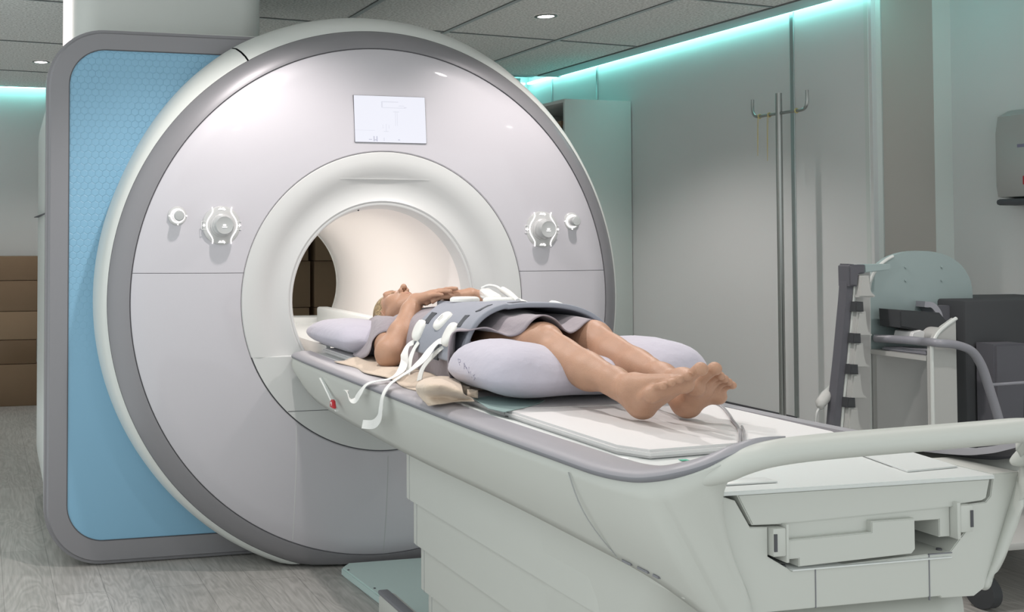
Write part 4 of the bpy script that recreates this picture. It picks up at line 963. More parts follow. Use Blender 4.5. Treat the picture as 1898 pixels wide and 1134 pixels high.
def foot(an, s, heel, toe, lit):
    # toe = tip of the big toe, lit = tip of the small toe, heel = lowest point of the heel pad
    side = (lit-toe); f = (toe+lit)/2-heel; f /= np.linalg.norm(f); side -= side@f*f; side /= np.linalg.norm(side)
    n = np.cross(f, side); n *= np.sign(n@(an-heel)) or 1                                 # n points to the instep
    hc = heel+n*0.004+f*0.012
    B.cone(heel+f*0.006+n*0.014, an, 0.030, 0.031, 0.02); B.ell(heel+f*0.010+n*0.006, (0.0285, 0.030, 0.030), 0.02)
    B.cone(heel-f*0.002+n*0.016, an+n*0.02-f*0.035, 0.022, 0.020, 0.03)                  # achilles
    for q in (-1, 1): B.ell(an+side*q*0.026+f*0.004-n*0.004, (0.012, 0.012, 0.012), 0.014)
    bigb = toe-f*0.060-n*0.002; litb = lit-f*0.044-n*0.002
    B.cone(an+f*0.02, bigb*0.6+litb*0.4+n*0.008, 0.033, 0.019, 0.03)                       # instep
    for w_ in (0.0, 0.25, 0.5, 0.75, 1.0):
        b0 = bigb*(1-w_)+litb*w_+n*0.002-f*0.012; st = heel+f*0.035+side*(w_-0.5)*0.030+n*0.006
        B.cone(st, b0-f*0.004, 0.0205, 0.0180-0.004*w_, 0.012)
    B.ell(bigb-f*0.010-n*0.004, (0.0215, 0.0215, 0.0215), 0.012); B.ell(litb-f*0.008-n*0.002, (0.0190, 0.0190, 0.0190), 0.012)
    for i in range(5):
        w_ = (0.0, 0.34, 0.56, 0.78, 1.0)[i]; b0 = bigb*(1-w_)+litb*w_; tip = toe*(1-w_)+lit*w_
        L = (0.058, 0.052, 0.049, 0.046, 0.042)[i]; r = (0.0140, 0.0094, 0.0090, 0.0086, 0.0088)[i]
        dr = f; m1 = b0+dr*L*0.5+n*(0.004 if i else 0.001); t1 = b0+dr*L*(0.92 if i else 1.0)+n*(-0.003 if i else 0.0)
        B.cone(b0-dr*0.01, m1, r*1.02, r*0.90, 0.006); B.cone(m1, t1, r*0.92, r*1.0, 0.0015)
        B.ell(t1-n*r*0.2, (r*1.12, r*1.12, r*1.12), 0.001)
leg(V3(-0.09, -0.96, 0.985), V3(-0.085, -1.395, 1.052), V3(-0.074, -1.795, 0.976), -1, V3(-0.062, -1.816, 0.9350), V3(-0.024, -1.982, 1.056), V3(-0.086, -1.932, 1.016))
leg(V3(0.09, -0.96, 0.985), V3(0.106, -1.340, 1.050), V3(0.072, -1.775, 0.980), 1, V3(0.056, -1.824, 0.9350), V3(0.054, -1.928, 1.048), V3(0.130, -1.893, 1.006))
# keep the belly and back off the table pad
me = B.to_mesh('person', 1)
P = obj('person', me, M['skin'], angle=0)
tag(P, 'person lying on the back in a grey short-sleeved gown, barefoot, hands on chest', 'person')
del B
# lips, a darker skin patch drawn as its own part
# hair
Hf = Field((-0.14, -0.27, 0.90), (0.13, 0.04, 1.16), 0.003)
Hf.ell(H(0, 0.034, -0.014), (0.0856, 0.1006, 0.0963), 0.0, Rh)
Hf.ell(H(0, 0.01, -0.055), (0.0835, 0.0963, 0.0556), 0.02, Rh)
for s in (-1, 1): Hf.chain([(H(s*0.070, 0.02, 0.01), 0.016), (H(s*0.080, -0.03, -0.022), 0.018), (H(s*0.088, -0.085, -0.060), 0.016)], 0.015)
Hf.ell(H(0, -0.045, 0.078), (0.0792, 0.1049, 0.0984), 0.006, Rh, sub=True)
hm = Hf.to_mesh('hair', 2)
# comb the surface into strands
co = np.empty(len(hm.vertices)*3); hm.vertices.foreach_get('co', co); co = co.reshape(-1, 3)
rel = (co-HC)@Rh; an_ = np.arctan2(rel[:, 2], rel[:, 0]); st = np.sin(rel[:, 1]*430+rel[:, 2]*40)*0.0009+np.sin(rel[:, 1]*190-rel[:, 2]*30+1)*0.0012
nrm_ = rel/np.linalg.norm(rel, axis=1)[:, None]; co = HC+(rel+nrm_*st[:, None])@Rh.T
hm.vertices.foreach_set('co', co.ravel())
obj('hair', hm, M['hair'], P, angle=0)
# brows
bm = NB()
for s in (-1, 1): tube(bm, [tuple(H(s*0.016, 0.017, 0.0865)), tuple(H(s*0.034, 0.022, 0.0835)), tuple(H(s*0.050, 0.016, 0.070))], [0.0022, 0.0026, 0.0012], 6, smooth=4)
obj('eyebrow', bm, M['hair'], P)

for s in (-1, 1): tube(bm := NB(), [tuple(H(s*0.017, -0.008, 0.0800)), tuple(H(s*0.026, -0.0125, 0.0832)), tuple(H(s*0.036, -0.0115, 0.0815)), tuple(H(s*0.046, -0.0065, 0.0735))], [0.0009, 0.0014, 0.0014, 0.0008], 6, smooth=4) and obj('eyelash', bm, M['hair'], P)
for z_, w_, nm_ in ((-0.0660, 0.017, 'upper_lip'), (-0.0735, 0.015, 'lower_lip')):
    bm = NB(); tube(bm, [tuple(H(-w_, z_-0.002, 0.0835)), tuple(H(-w_*0.45, z_, 0.0875)), tuple(H(0, z_-0.0008, 0.0885)), tuple(H(w_*0.45, z_, 0.0875)), tuple(H(w_, z_-0.002, 0.0835))], [0.0012, 0.0030, 0.0033, 0.0030, 0.0012], 8, smooth=4); obj(nm_, bm, M['lip'], P)
# ================================================================ GOWN (clothing of the person)
def lerpk(keys, v):
    for (a, x), (b, y) in zip(keys, keys[1:]):
        if (a-v)*(b-v) <= 0: 
            t = (v-a)/(b-a) if b != a else 0; return x+(y-x)*t
    return keys[0][1] if abs(v-keys[0][0]) < abs(v-keys[-1][0]) else keys[-1][1]
ZT = [(-0.27, 1.045), (-0.33, 1.056), (-0.40, 1.076), (-0.50, 1.094), (-0.62, 1.102), (-0.80, 1.112), (-1.0, 1.120), (-1.2, 1.120), (-1.4, 1.11)]
WD = [(-0.27, 0.085), (-0.32, 0.13), (-0.38, 0.185), (-0.50, 0.198), (-0.65, 0.200), (-0.9, 0.205), (-1.1, 0.222), (-1.3, 0.24)]
ZB = 0.912
def trunk(y, t, off=0.0, tmax=1.0):
    """point on the clothed trunk; t from 0 (right flank at the pad) over the top to 1 (left flank)"""
    a = PI*(1-t); w_ = lerpk(WD, y)+off; zt = lerpk(ZT, y)+off
    c, s = math.cos(a), math.sin(a)
    return Vector((w_*math.copysign(abs(c)**0.72, c), y, ZB+(zt-ZB)*max(s, 0)**0.66))
hem = [(-0.275, -1.245, 0.925), (-0.300, -1.246, 0.955), (-0.305, -1.255, 1.01), tuple(hit(834, 634, 0, -0.30)), tuple(hit(842, 616, 0, -0.28)), tuple(hit(868, 614, 0, -0.24)), tuple(hit(900, 608, 0, -0.20)), tuple(hit(922, 616, 0, -0.175)), tuple(hit(945, 624, 0, -0.155)), tuple(hit(968, 617, 0, -0.14)),
       tuple(hit(985, 597, 0, -0.125)), tuple(hit(996, 589, 0, -0.105)), tuple(hit(1010, 585, 0, -0.085)), tuple(hit(1030, 594, 0, -0.055)), tuple(hit(1045, 612, 0, -0.02)), tuple(hit(1058, 618, 0, 0.01)), tuple(hit(1072, 611, 0, 0.04)), tuple(hit(1085, 599, 0, 0.07)), tuple(hit(1096, 594, 0, 0.10)),
       tuple(hit(1112, 600, 0, 0.14)), tuple(hit(1128, 610, 0, 0.18)), (0.225, -1.25, 1.05), (0.25, -1.22, 1.0), (0.265, -1.20, 0.95), (0.26, -1.18, 0.92)]
hemc = smooth_path(hem, 6)
def resample(P, n):
    L = [0]
    for a, b in zip(P, P[1:]): L.append(L[-1]+(b-a).length)
    out = []; j = 0
    for i in range(n):
        s = L[-1]*i/(n-1)
        while j < len(L)-2 and L[j+1] < s: j += 1
        out.append(P[j].lerp(P[j+1], min(1, max(0, (s-L[j])/max(1e-9, L[j+1]-L[j])))))
    return out
NC = 97
hemr = resample(hemc, NC)
rows = []
ys = [-0.285, -0.30, -0.32, -0.35, -0.385, -0.42, -0.46, -0.50, -0.54, -0.58, -0.62, -0.66, -0.70, -0.75, -0.80, -0.85, -0.90, -0.95, -1.0]
for y in ys:
    r_ = resample([trunk(y, j/120, 0.0) for j in range(121)], NC)
    for j, q in enumerate(r_):
        if -0.64 < y < -0.42:                                    # cloth folds on the chest beside the hands
            q.z += 0.0035*math.sin(q.x*60+y*45)*max(0, 1-abs(y+0.53)/0.11)*max(0, 1-abs(q.x)/0.17)
    rows.append(r_)
base = resample([trunk(-1.0, j/120, 0.0) for j in range(121)], NC)
for i in range(1, 15):
    t = i/14; r_ = []
    for j in range(NC):
        u = j/(NC-1); q = base[j].lerp(hemr[j], t)
        if u < 0.32: q.x = base[j].x+(hemr[j].x-base[j].x)*t**(1+2.2*(0.32-u)/0.32)
        bell = math.sin(PI*t)
        if 0.25 < u < 0.9: q.z += 0.008*bell*math.sin(u*38)*math.sin(PI*(u-0.25)/0.65)
        # folds beside the near thigh
        if 0.12 < u < 0.42: q.z += 0.014*bell*math.sin((u-0.12)/0.30*PI*3)
        q.z = max(q.z, 0.912)
        r_.append(q)
    rows.append(r_)
bm = NB(); grid(bm, rows); G = obj('gown', bm, M['gown'], P, angle=0); mesh_solid(G, 0.004, 1.0, sub=1)
# right sleeve, wide and short
def closed(P, n=8):
    P = [Vector(p) for p in P]; m = len(P); out = []
    for i in range(m):
        a, b, c, d = P[(i-1) % m], P[i], P[(i+1) % m], P[(i+2) % m]
        for k_ in range(n):
            t = k_/n; out.append(0.5*((2*b)+(c-a)*t+(2*a-5*b+4*c-d)*t*t+(3*b-a-3*c+d)*t**3))
    return out
hB = [hit(723, 614, 0, -0.215), hit(703, 618, 0, -0.245), hit(690, 632, 0, -0.270), hit(686, 650, 0, -0.280), hit(676, 662, 0, -0.280), hit(654, 667, 0, -0.270), (-0.20, -0.29, 0.925), (-0.185, -0.45, 0.93), (-0.175, -0.56, 1.0)]
hA = [hit(738, 596, 0, -0.13), hit(722, 590, 0, -0.13), hit(708, 586, 0, -0.115), hit(698, 585, 0, -0.10), hit(692, 588, 0, -0.09), hit(688, 596, 0, -0.08), (-0.08, -0.33, 0.97), (-0.10, -0.42, 0.96), (-0.12, -0.47, 1.02)]
a_, b_ = closed(hA), closed(hB); rows = []
for i in range(9):
    t = i/8; r_ = []
    for j, (p_, q_) in enumerate(zip(a_, b_)):
        v = p_.lerp(q_, t); v.z += 0.030*math.sin(PI*t)*(1 if p_.z > 1.0 else 0.3); v.z = max(v.z, 0.914); r_.append(v)
    rows.append(r_)
bm = NB(); grid(bm, rows, close_v=True); sl = obj('sleeve', bm, M['gown'], P, angle=0); mesh_solid(sl, 0.003, 0.0, sub=1)
# left sleeve (partly hidden)
bm = NB(); rows = []
for i in range(6):
    t = i/5; c_ = Vector((0.13, -0.37, 1.0)).lerp(Vector((0.235, -0.52, 1.005)), t); r_ = 0.072+0.012*t; row = []
    ax_ = Vector((0.105, -0.15, 0.005)).normalized(); n1 = Vector((0, 0, 1)); n2 = ax_.cross(n1)
    for k_ in range(28): row.append(c_+r_*math.cos(2*PI*k_/28)*n1*0.95+r_*math.sin(2*PI*k_/28)*n2)
    rows.append(row)
grid(bm, rows, close_v=True); sl = obj('sleeve', bm, M['gown'], P, angle=0); mesh_solid(sl, 0.003, 0.0, sub=1)
bm = NB(); tube(bm, [hit(697, 587, 0, -0.105)+Vector((0, 0, 0.006)), hit(709, 600, 0, -0.135)+Vector((0, 0, 0.010)), hit(721, 612, 0, -0.17)+Vector((0, 0, 0.012))], 0.0022, 6, smooth=5); obj('seam_piping', bm, M['darkgrey'], P)

# ================================================================ BODY COIL
K = thing('body_coil', 'grey flexible imaging coil with white modules wrapped over the abdomen', 'imaging coil', (0, -0.95, ZB))
def coilpt(y, t, off):
    return trunk(y, t, off)
bm = NB(); rows = []; NR = 40
for i in range(NR+1):
    v = i/NR; row = []
    for j in range(97):
        t = 0.045+0.91*j/96
        sk = 0.0
        y = -0.625-0.615*v
        # the near flap slants towards the feet
        y -= 0.175*(lambda q_: q_*q_*(3-2*q_))(max(0, min(1, (0.56-t)/0.30)))*(1-v)
        q = coilpt(y, t, 0.016+0.004*math.sin(t*9+v*5)+0.010*max(0, v-0.4)*(1 if t < 0.4 else 0.3))
        lift = max(0, v-0.75)/0.25
        q.z += 0.014*lift*math.sin(PI*t)**1.0
        q.z = max(q.z, 0.925)
        row.append(q)
    rows.append(row)
V = grid(bm, rows)
cm = obj('coil_pad', bm, M['coil'], K, angle=0)
bvh = BVHTree.FromPolygons([v.co.copy() for v in cm.data.vertices], [tuple(p.vertices) for p in cm.data.polygons])
mesh_solid(cm, 0.016, 0.0, sub=0)
bv_ = cm.modifiers.new('bev', 'BEVEL'); bv_.width = 0.005; bv_.segments = 3; bv_.limit_method = 'ANGLE'
def on_coil(px_, py_):
    r = (cF+(px_-PPX)/FPX*cR-(py_-PPY)/FPX*cU).normalized(); loc, n_, i_, d_ = bvh.ray_cast(CAM, r)
    if loc is None: return None, None
    if n_.dot(r) > 0: n_ = -n_
    return loc, n_
def module(px_, py_, L, W, lab=None, h=0.013, par=K, p3=None, n3=None, m='module', name='module', oct_=0.30, yaw_=0.0, off=0.007):
    loc, n_ = (p3, n3) if p3 is not None else on_coil(px_, py_)
    if loc is None: return None
    ydir = Vector((0, 1, 0)); ydir = (ydir-ydir.dot(n_)*n_).normalized(); xdir = ydir.cross(n_)
    if yaw_: ydir, xdir = (math.cos(yaw_)*ydir+math.sin(yaw_)*xdir), (math.cos(yaw_)*xdir-math.sin(yaw_)*ydir)
    bm = NB(); rows = []
    for (s, z) in ((1.0, off-0.004), (1.0, off+h*0.35), (0.93, off+h*0.72), (0.80, off+h*0.94), (0.6, off+h)):
        row = []
        for k_ in range(40):
            a = 2*PI*k_/40; c, s2 = math.cos(a), math.sin(a)
            x = math.copysign(abs(c)**0.70, c)*L/2; y = math.copysign(abs(s2)**0.62, s2)*W/2
            y *= 1-oct_*abs(x/(L/2))**3
            row.append(loc+xdir*x*s+ydir*y*s+n_*z)
        rows.append(row)
    V = grid(bm, rows, close_v=True); bm.faces.new(V[0][::-1]); bm.faces.new(V[-1])
    o = obj(name, bm, M[m], par, angle=50)
    return o, loc, n_, xdir, ydir
mods = {}
for nm_, px_, py_, L, W in (('a', 781, 614, 0.074, 0.064), ('b', 824, 598, 0.074, 0.064), ('c', 838, 622, 0.080, 0.066), ):
    r_ = module(px_, py_, L, W)
    if r_: mods[nm_] = r_
for (t, v) in ((0.495, 0.20), (0.50, 0.56), (0.66, 0.12), (0.66, 0.45), (0.78, 0.15), (0.78, 0.62), (0.66, 0.80), (0.86, 0.85)):
    y = -0.625-0.615*v; p0 = coilpt(y, t, 0.017); p1 = coilpt(y, t+0.01, 0.017); tn = (p1-p0).normalized(); nn = Vector((0, 1, 0)).cross(tn); nn = nn if nn.z > 0 else -nn
    module(0, 0, 0.105, 0.055, p3=p0+Vector((0, 0, 0.002)), n3=nn)
if 'b' in mods:
    o, loc, n_, xd, yd_ = mods['b']
    bm = NB(); q = loc+n_*0.0245; ribbon(bm, [q-xd*0.010-yd_*0.004, q+xd*0.012-yd_*0.004], yd_, 0.005, 0.0006, smooth=0); obj('module_print', bm, M['dial'], o)
for px_, py_ in ((833, 564), (800, 592), (756, 642), (899, 575), (861, 598), (813, 653), (958, 565)):
    loc, n_ = on_coil(px_, py_)
    if loc is None: continue
    ydir = Vector((0, 1, 0)); ydir = (ydir-ydir.dot(n_)*n_).normalized(); xdir = ydir.cross(n_)
    bm = NB(); A_ = [loc+xdir*x+ydir*y+n_*0.0087 for x, y in ((-0.024, -0.022), (0.024, -0.014), (0.024, 0.022), (-0.024, 0.014))]; B_ = [q-n_*0.005 for q in A_]
    a1 = [bm.verts.new(q) for q in A_]; b1 = [bm.verts.new(q) for q in B_]; bm.faces.new(a1); bm.faces.new(b1[::-1])
    for i in range(4): bm.faces.new((a1[i], b1[i], b1[(i+1) % 4], a1[(i+1) % 4]))
    obj('slot', bm, M['slot'], K)
# hem of the coil: soft rolled edge on the foot side, near the pillow
bm = NB(); tube(bm, [coilpt(-1.235, 0.06+0.10*i/6, 0.018)+Vector((-0.004, 0.006, 0)) for i in range(7)], 0.011, 10, smooth=3); obj('rolled_edge', bm, M['coil'], K)
# plug and cable on top
bm = NB(); A_ = hit(897, 541, 0, 0.035); B_ = hit(919, 557, 0, 0.0)
dv = (B_-A_).normalized(); up_ = Vector((0, 0, 1)); sd_ = dv.cross(up_).normalized(); up_ = sd_.cross(dv); rows = []
for t, s in ((0, 0.4), (0.04, 0.8), (0.15, 1.0), (0.9, 1.15), (0.98, 1.0), (1.0, 0.7)):
    c_ = A_.lerp(B_, t); row = []
    for k_ in range(24):
        a = 2*PI*k_/24; row.append(c_+sd_*math.copysign(abs(math.cos(a))**0.6, math.cos(a))*0.020*s+up_*math.copysign(abs(math.sin(a))**0.6, math.sin(a))*0.017*s)
    rows.append(row)
V = grid(bm, rows, close_v=True); bm.faces.new(V[0][::-1]); bm.faces.new(V[-1]); pl = obj('coil_plug', bm, M['module'], K, angle=50)
bm = NB(); tube(bm, [hit(932, 537, 0, 0.09), hit(944, 545, 0, 0.085), hit(960, 558, 0, 0.08)], [0.011, 0.012, 0.009], 16, smooth=4); obj('plug_grip', bm, M['module'], pl)
bm = NB(); tube(bm, [hit(893, 534, 0, 0.06), hit(906, 529, 0, 0.075), hit(922, 532, 0, 0.085), hit(938, 545, 0, 0.09), hit(955, 558, 0, 0.09)], 0.0045, 10, smooth=6); obj('plug_cable', bm, M['strap'], pl)
# flat grey cushion under the hands
bm = bx(-0.06, 0.07, -0.70, -0.625, 1.098, 1.128, bev=0.006); obj('coil_flap', bm, M['coil'], K)
# straps
def strap(pts, wd, wv, label, par=None):
    bm = NB(); ribbon(bm, [hit(x, y, 0, X) for x, y, X in pts], [Vector(v) for v in wv], wd, 0.0009, 8)
    return obj('strap', bm, M['strap'], K)
sy = (0, 1, 0.1)
strap([(768, 634, -0.228), (757, 640, -0.240), (750, 655, -0.262), (749, 672, -0.290), (741, 690, -0.330), (722, 702, -0.370), (700, 706, -0.405), (680, 713, -0.427), (668, 728, -0.437), (658, 741, -0.440), (648, 737, -0.445), (641, 723, -0.450)], 0.024,
      [sy, (0, 1, 0.2), (0.1, 1, 0.3), (0.1, 1, 0.4), (0.3, 1, 0.3), (0.5, 1, 0.1), (0.4, 1, 0), (0.2, 1, 0), (0, 1, 0), (0, 1, 0), (0, 1, 0.2), (0, 0.8, 0.8)], '')
strap([(830, 634, -0.232), (815, 632, -0.238), (800, 645, -0.262), (785, 665, -0.300), (765, 683, -0.342), (742, 698, -0.375), (722, 713, -0.410), (710, 733, -0.4375), (706, 757, -0.440), (703, 775, -0.438), (692, 786, -0.436), (672, 786, -0.432)], 0.027,
      [sy, (0, 1, 0.1), (0.1, 1, 0.3), (0.2, 1, 0.4), (0.4, 1, 0.3), (0.5, 1, 0.2), (0.3, 1, 0.1), (0.1, 1, 0), (0, 1, 0), (0, 1, 0.1), (0, 1, 0.3), (0.2, 1, 0.5)], '')
strap([(776, 634, -0.228), (767, 648, -0.240), (760, 668, -0.262), (757, 690, -0.285), (757, 704, -0.29)], 0.020, [sy, (0, 1, 0.2), (0, 1, 0.2), (0, 1, 0.2), (0, 1, 0.2)], '')
strap([(826, 640, -0.228), (812, 650, -0.245), (797, 665, -0.262), (783, 684, -0.285), (777, 705, -0.305)], 0.020, [sy, (0, 1, 0.2), (0, 1, 0.3), (0, 1, 0.3), (0, 1, 0.2)], '')

# ================================================================ PILLOWS
def wr(p, f, a): return a*math.sin(p.x*f+2*math.sin(p.y*f*0.7))*math.cos(p.y*f*0.9+1.3)
def kp(p):
    q = p.copy(); u = p.x/0.37; q.z = p.z*(0.58+1.30*abs(u)**1.5) if p.z > 0 else p.z*(0.62+0.28*abs(u)**1.6)
    q.z += wr(p, 24, 0.003); q.y += 0.015*u
    return q
kpz = 0.975
T1 = thing('knee_pillow', 'large pale lilac pillow pushed under the knees', 'pillow', (0.0, -1.36, PADT), 'pale lilac pillows')
bm = cushion(NB(), (0.022, -1.388, kpz), (0.350, 0.192, 0.096), e=3.0, fn=kp)
for v in bm.verts: v.co.z = max(v.co.z, PADT+0.001)
pw = obj('cushion', bm, M['pillow'], T1, angle=0)
def hp(p):
    q = p.copy(); u = p.x/0.30; q.z = p.z*(0.50+0.70*abs(u)**1.5) if p.z > 0 else p.z*0.85
    q.z += wr(p, 26, 0.0028)
    if p.y > 0.05 and p.z > 0: q.z *= 1.0-0.25*(p.y-0.05)/0.22
    return q
T2 = thing('head_pillow', 'pale lilac pillow under the head and shoulders', 'pillow', (0.0, -0.09, PADT), 'pale lilac pillows')
bm = cushion(NB(), (-0.022, -0.130, 0.965), (0.305, 0.285, 0.092), e=3.6, fn=hp)
for v in bm.verts: v.co.z = max(v.co.z, PADT+0.001)
obj('cushion', bm, M['pillow'], T2, angle=0)
# open end of the pillow case, ruffled
bm = NB(); rows = []
for i in range(40):
    t = i/39; x = -0.285+0.50*t; w_ = 0.012*math.sin(t*30)+0.006*math.sin(t*71); y0 = 0.135-0.02*math.cos(t*6)+abs(t-0.5)*-0.06
    z_ = 0.945+0.02*math.sin(PI*min(1, t*1.2))
    rows.append([Vector((x, y0-0.05, z_+0.010)), Vector((x, y0, z_+w_*0.4+0.006)), Vector((x+0.004, y0+0.022, z_+w_+0.002))])
grid(bm, rows); rf_ = obj('case_opening', bm, M['pillow'], T2, angle=0); mesh_solid(rf_, 0.003)
# pen strokes on the cases: faint handwritten capitals
def pen(target, px0, strokes, nm_, par):
    bv = BVHTree.FromPolygons([v.co.copy() for v in target.data.vertices], [tuple(p.vertices) for p in target.data.polygons]); bm = NB()
    for st in strokes:
        pts = []
        for (x, y) in st:
            r = (cF+(x-PPX)/FPX*cR-(y-PPY)/FPX*cU).normalized(); loc, n_, i_, d_ = bv.ray_cast(CAM, r)
            if loc is not None: pts.append(loc-r*0.0008)
        if len(pts) > 1: tube(bm, pts, 0.0007, 5)
    if len(bm.verts): obj(nm_, bm, M['ink'], par)
    else: bm.free()
st = []
for ch, cx_, cy_ in ((0, 852, 671), (1, 861, 678), (2, 868, 686), (3, 873, 694), (4, 879, 699)):
    s_ = 5.0
    G_ = {0: [[(-.5, -1), (-.3, 1)], [(-.5, -1), (.5, -.8), (.4, 0), (-.4, .1)]], 1: [[(-.5, 1), (.1, -1), (.6, .9)], [(-.2, .2), (.4, .1)]], 2: [[(-.6, -1), (0, 1), (.6, -1)]], 3: [[(0, -1), (0.1, 1)]], 4: [[(.5, -.8), (-.3, -.6), (.4, .2), (-.4, .9)]]}[ch]
    for g_ in G_: st.append([(cx_+x*s_*0.8+y*s_*0.25, cy_+y*s_*1.15) for x, y in g_])
pen(pw, None, st, 'pen_marking', T1)
pen(T2.children[0], None, [[(601, 630), (604, 622)], [(603, 624), (605, 627)], [(605, 620), (607, 626)], [(608, 618), (609, 624)]], 'pen_marking', T2)

# ================================================================ BLANKET, SHEET, HOSE
bm = NB(); rows = []
for i in range(34):
    y = -0.42-0.86*i/33; row = []
    for j in range(16):
        t = j/15; x = -0.355+0.012*math.sin(y*19)+t*0.30
        z = PADT+0.004+0.003*(1+math.sin(y*40+x*25))*t+0.002*math.sin(y*13)
        if x < -0.30: z -= 0.012*min(1, (-0.30-x)/0.03)
        row.append(Vector((x, y, z)))
    rows.append(row)
grid(bm, rows); bl = obj('blanket', bm, M['blanket'], None, angle=0); mesh_solid(bl, 0.003, 0)
tag(bl, 'cream fleece blanket spread flat under the back and elbow', 'blanket')
prow = [[(786, 703, .925), (798, 700, .932), (812, 698, .936), (826, 698, .938), (840, 700, .938), (852, 706, .936)],
        [(776, 709, .935), (790, 708, .952), (806, 709, .958), (823, 710, .955), (840, 713, .948), (856, 718, .942)],
        [(772, 717, .930), (787, 719, .944), (804, 721, .945), (822, 722, .942), (840, 723, .94), (858, 726, .936)],
        [(774, 728, .912), (789, 732, .918), (806, 733, .918), (825, 732, .920), (845, 731, .925), (862, 733, .925)],
        [(784, 741, .900), (797, 745, .902), (814, 744, .904), (834, 741, .907), (855, 739, .910), (874, 738, .915)],
        [(793, 751, .893), (806, 750, .896), (822, 748, .899), (840, 745, .902), (860, 743, .906), (880, 744, .907)]]
bm = NB(); g0 = [[hit(x, y, 2, z) for x, y, z in r] for r in prow]
g1 = [smooth_path(r, 4) for r in g0]; cols_ = list(zip(*g1)); g2 = [smooth_path(c, 4) for c in cols_]
grid(bm, g2); b2 = obj('blanket', bm, M['blanket'], None, angle=0); mesh_solid(b2, 0.004, 0, sub=1)
tag(b2, 'folded flap of cream fleece hanging over the grey table rim', 'blanket')
bm = NB()
for (cx_, cy_, L) in ((851, 721, 0.06), (866, 728, 0.055)):
    c_ = hit(cx_, cy_, 2, 0.925); rr_ = []
    for i in range(6):
        t = i/5; row = []
        for k_ in range(17):
            a = -0.6+4.6*k_/16; r0_ = 0.013-0.0045*k_/16+0.002*math.sin(t*5+k_)
            row.append(c_+Vector((0.03*t*0.9+r0_*math.cos(a)*0.5, -0.01*t+r0_*math.cos(a), r0_*math.sin(a)-0.004)))
        rr_.append(row)
    grid(bm, rr_)
cr_ = obj('curled_fold', bm, M['blanket'], b2, angle=0); mesh_solid(cr_, 0.0035, 0)
bm = prism([tuple(hit(x, y, 2, PADT+0.001).xy) for x, y in ((878, 739), (905, 757), (935, 764), (968, 757), (1000, 748), (1010, 742), (905, 735))], 2, PADT+0.0008, PADT+0.0025)
tag(obj('pad_cover', bm, M['sheet'], None), 'teal sheet corner showing below the knee pillow', 'sheet')
hz = PADT+0.0045
hp_ = [hit(x, y, 2, hz) for x, y in ((1318, 745), (1335, 750), (1350, 766), (1358, 779), (1367, 790), (1371, 800), (1371, 815), (1369, 826))]
bm = tube(NB(), hp_, 0.0035, 10, smooth=6); hs = obj('hose', bm, M['hose'], None); tag(hs, 'clear plastic hose lying on the pad beside the left foot', 'hose')
bm = tube(NB(), [p+Vector((0.010, -0.002, 0)) for p in hp_[4:]], 0.0030, 8, smooth=6); obj('second_line', bm, M['hose'], hs)

# ================================================================ COIL CART (right)
CY = -0.45
def cp(x, y, Y=CY): h_ = hit(x, y, 1, Y); return (h_.x, h_.z)
Q = thing('coil_cart', 'white cart with arched panel and shelf behind the table end', 'cart', (2.3, -0.45, 0))
def qp(n, bm, m, parent=None, **k): return obj(n, bm, M[m], parent or Q, **k)
arch = [(1.980, 0.25), (1.980, 1.09)]
for i in range(25):
    a = PI-PI*i/24; arch.append((2.250+0.270*math.copysign(abs(math.cos(a))**0.9, math.cos(a)), 1.10+0.195*math.sin(a)**0.85 if 0 < i < 24 else 1.10))
arch += [(2.520, 1.09), (2.520, 0.25)]
SX = 1.982; YF = hit(1718, 656, 0, SX).y; SZ = 0.887
qp('arched_panel', prism(arch, 1, CY+0.06, CY+0.085), 'cartwhite')
qp('edge_band', tube(NB(), [(x_+0.003, CY+0.058, z_) for x_, z_ in arch[:11]], 0.0068, 8), 'white')
qp('shelf', prism([(SX, YF+0.003), (SX+0.085, YF+0.003), (2.22, CY-0.02), (2.30, CY+0.058), (SX, CY+0.058)], 2, SZ-0.018, SZ), 'cartedge')
qp('rear_panel', bx(SX+0.008, 2.30, CY+0.03, CY+0.058, 0.262, SZ-0.018), 'dryer')
fp2 = [cp(1718, 800, YF), cp(1718, 660, YF), cp(1719, 638, YF), cp(1728, 618, YF), cp(1742, 604, YF), cp(1763, 589, YF), cp(1763, 800, YF)]
fp2[0] = (fp2[1][0], 0.262); fp2[-1] = (fp2[-2][0], 0.262)
qp('front_panel', prism(fp2, 1, YF-0.02, YF), 'cartedge')
ed = [Vector((p_[0], YF-0.022, p_[1])) for p_ in fp2[:6]]
bm = tube(NB(), ed, 0.007, 8, smooth=4); qp('front_edge', bm, 'white')
qp('base_shelf', bx(1.86, 2.95, -1.02, -0.10, 0.235, 0.262, bev=0.006), 'cartedge')
for (x_, y_) in ((1.95, -0.92), (2.85, -0.92), (1.95, -0.2), (2.85, -0.2)):
    c_ = qp('caster', cyl(NB(), (x_-0.02, y_, 0.062), (x_+0.02, y_, 0.062), 0.060, 24), 'foam'); obj('caster_fork', bx(x_-0.026, x_+0.026, y_-0.02, y_+0.03, 0.12, 0.236, bev=0.004), M['steel'], c_)
rail = smooth_path([hit(1624, 627, 0, 2.0), hit(1680, 630, 0, 2.0), hit(1710, 633, 0, 2.01), hit(1724, 634, 1, YF-0.012), hit(1742, 636, 1, YF-0.05), hit(1772, 639, 1, YF-0.05), hit(1800, 650, 1, YF-0.05), hit(1818, 675, 1, YF-0.05), hit(1832, 715, 1, YF-0.05), hit(1852, 780, 1, YF-0.05), hit(1885, 900, 1, YF-0.05)], 6)
qp('push_bar', tube(NB(), rail, 0.0165, 16), 'tube')
qp('cross_rod', tube(NB(), [hit(1838, 713, 1, YF-0.05), hit(1910, 708, 1, YF-0.05)], 0.006, 8), 'tube')
bm = NB()
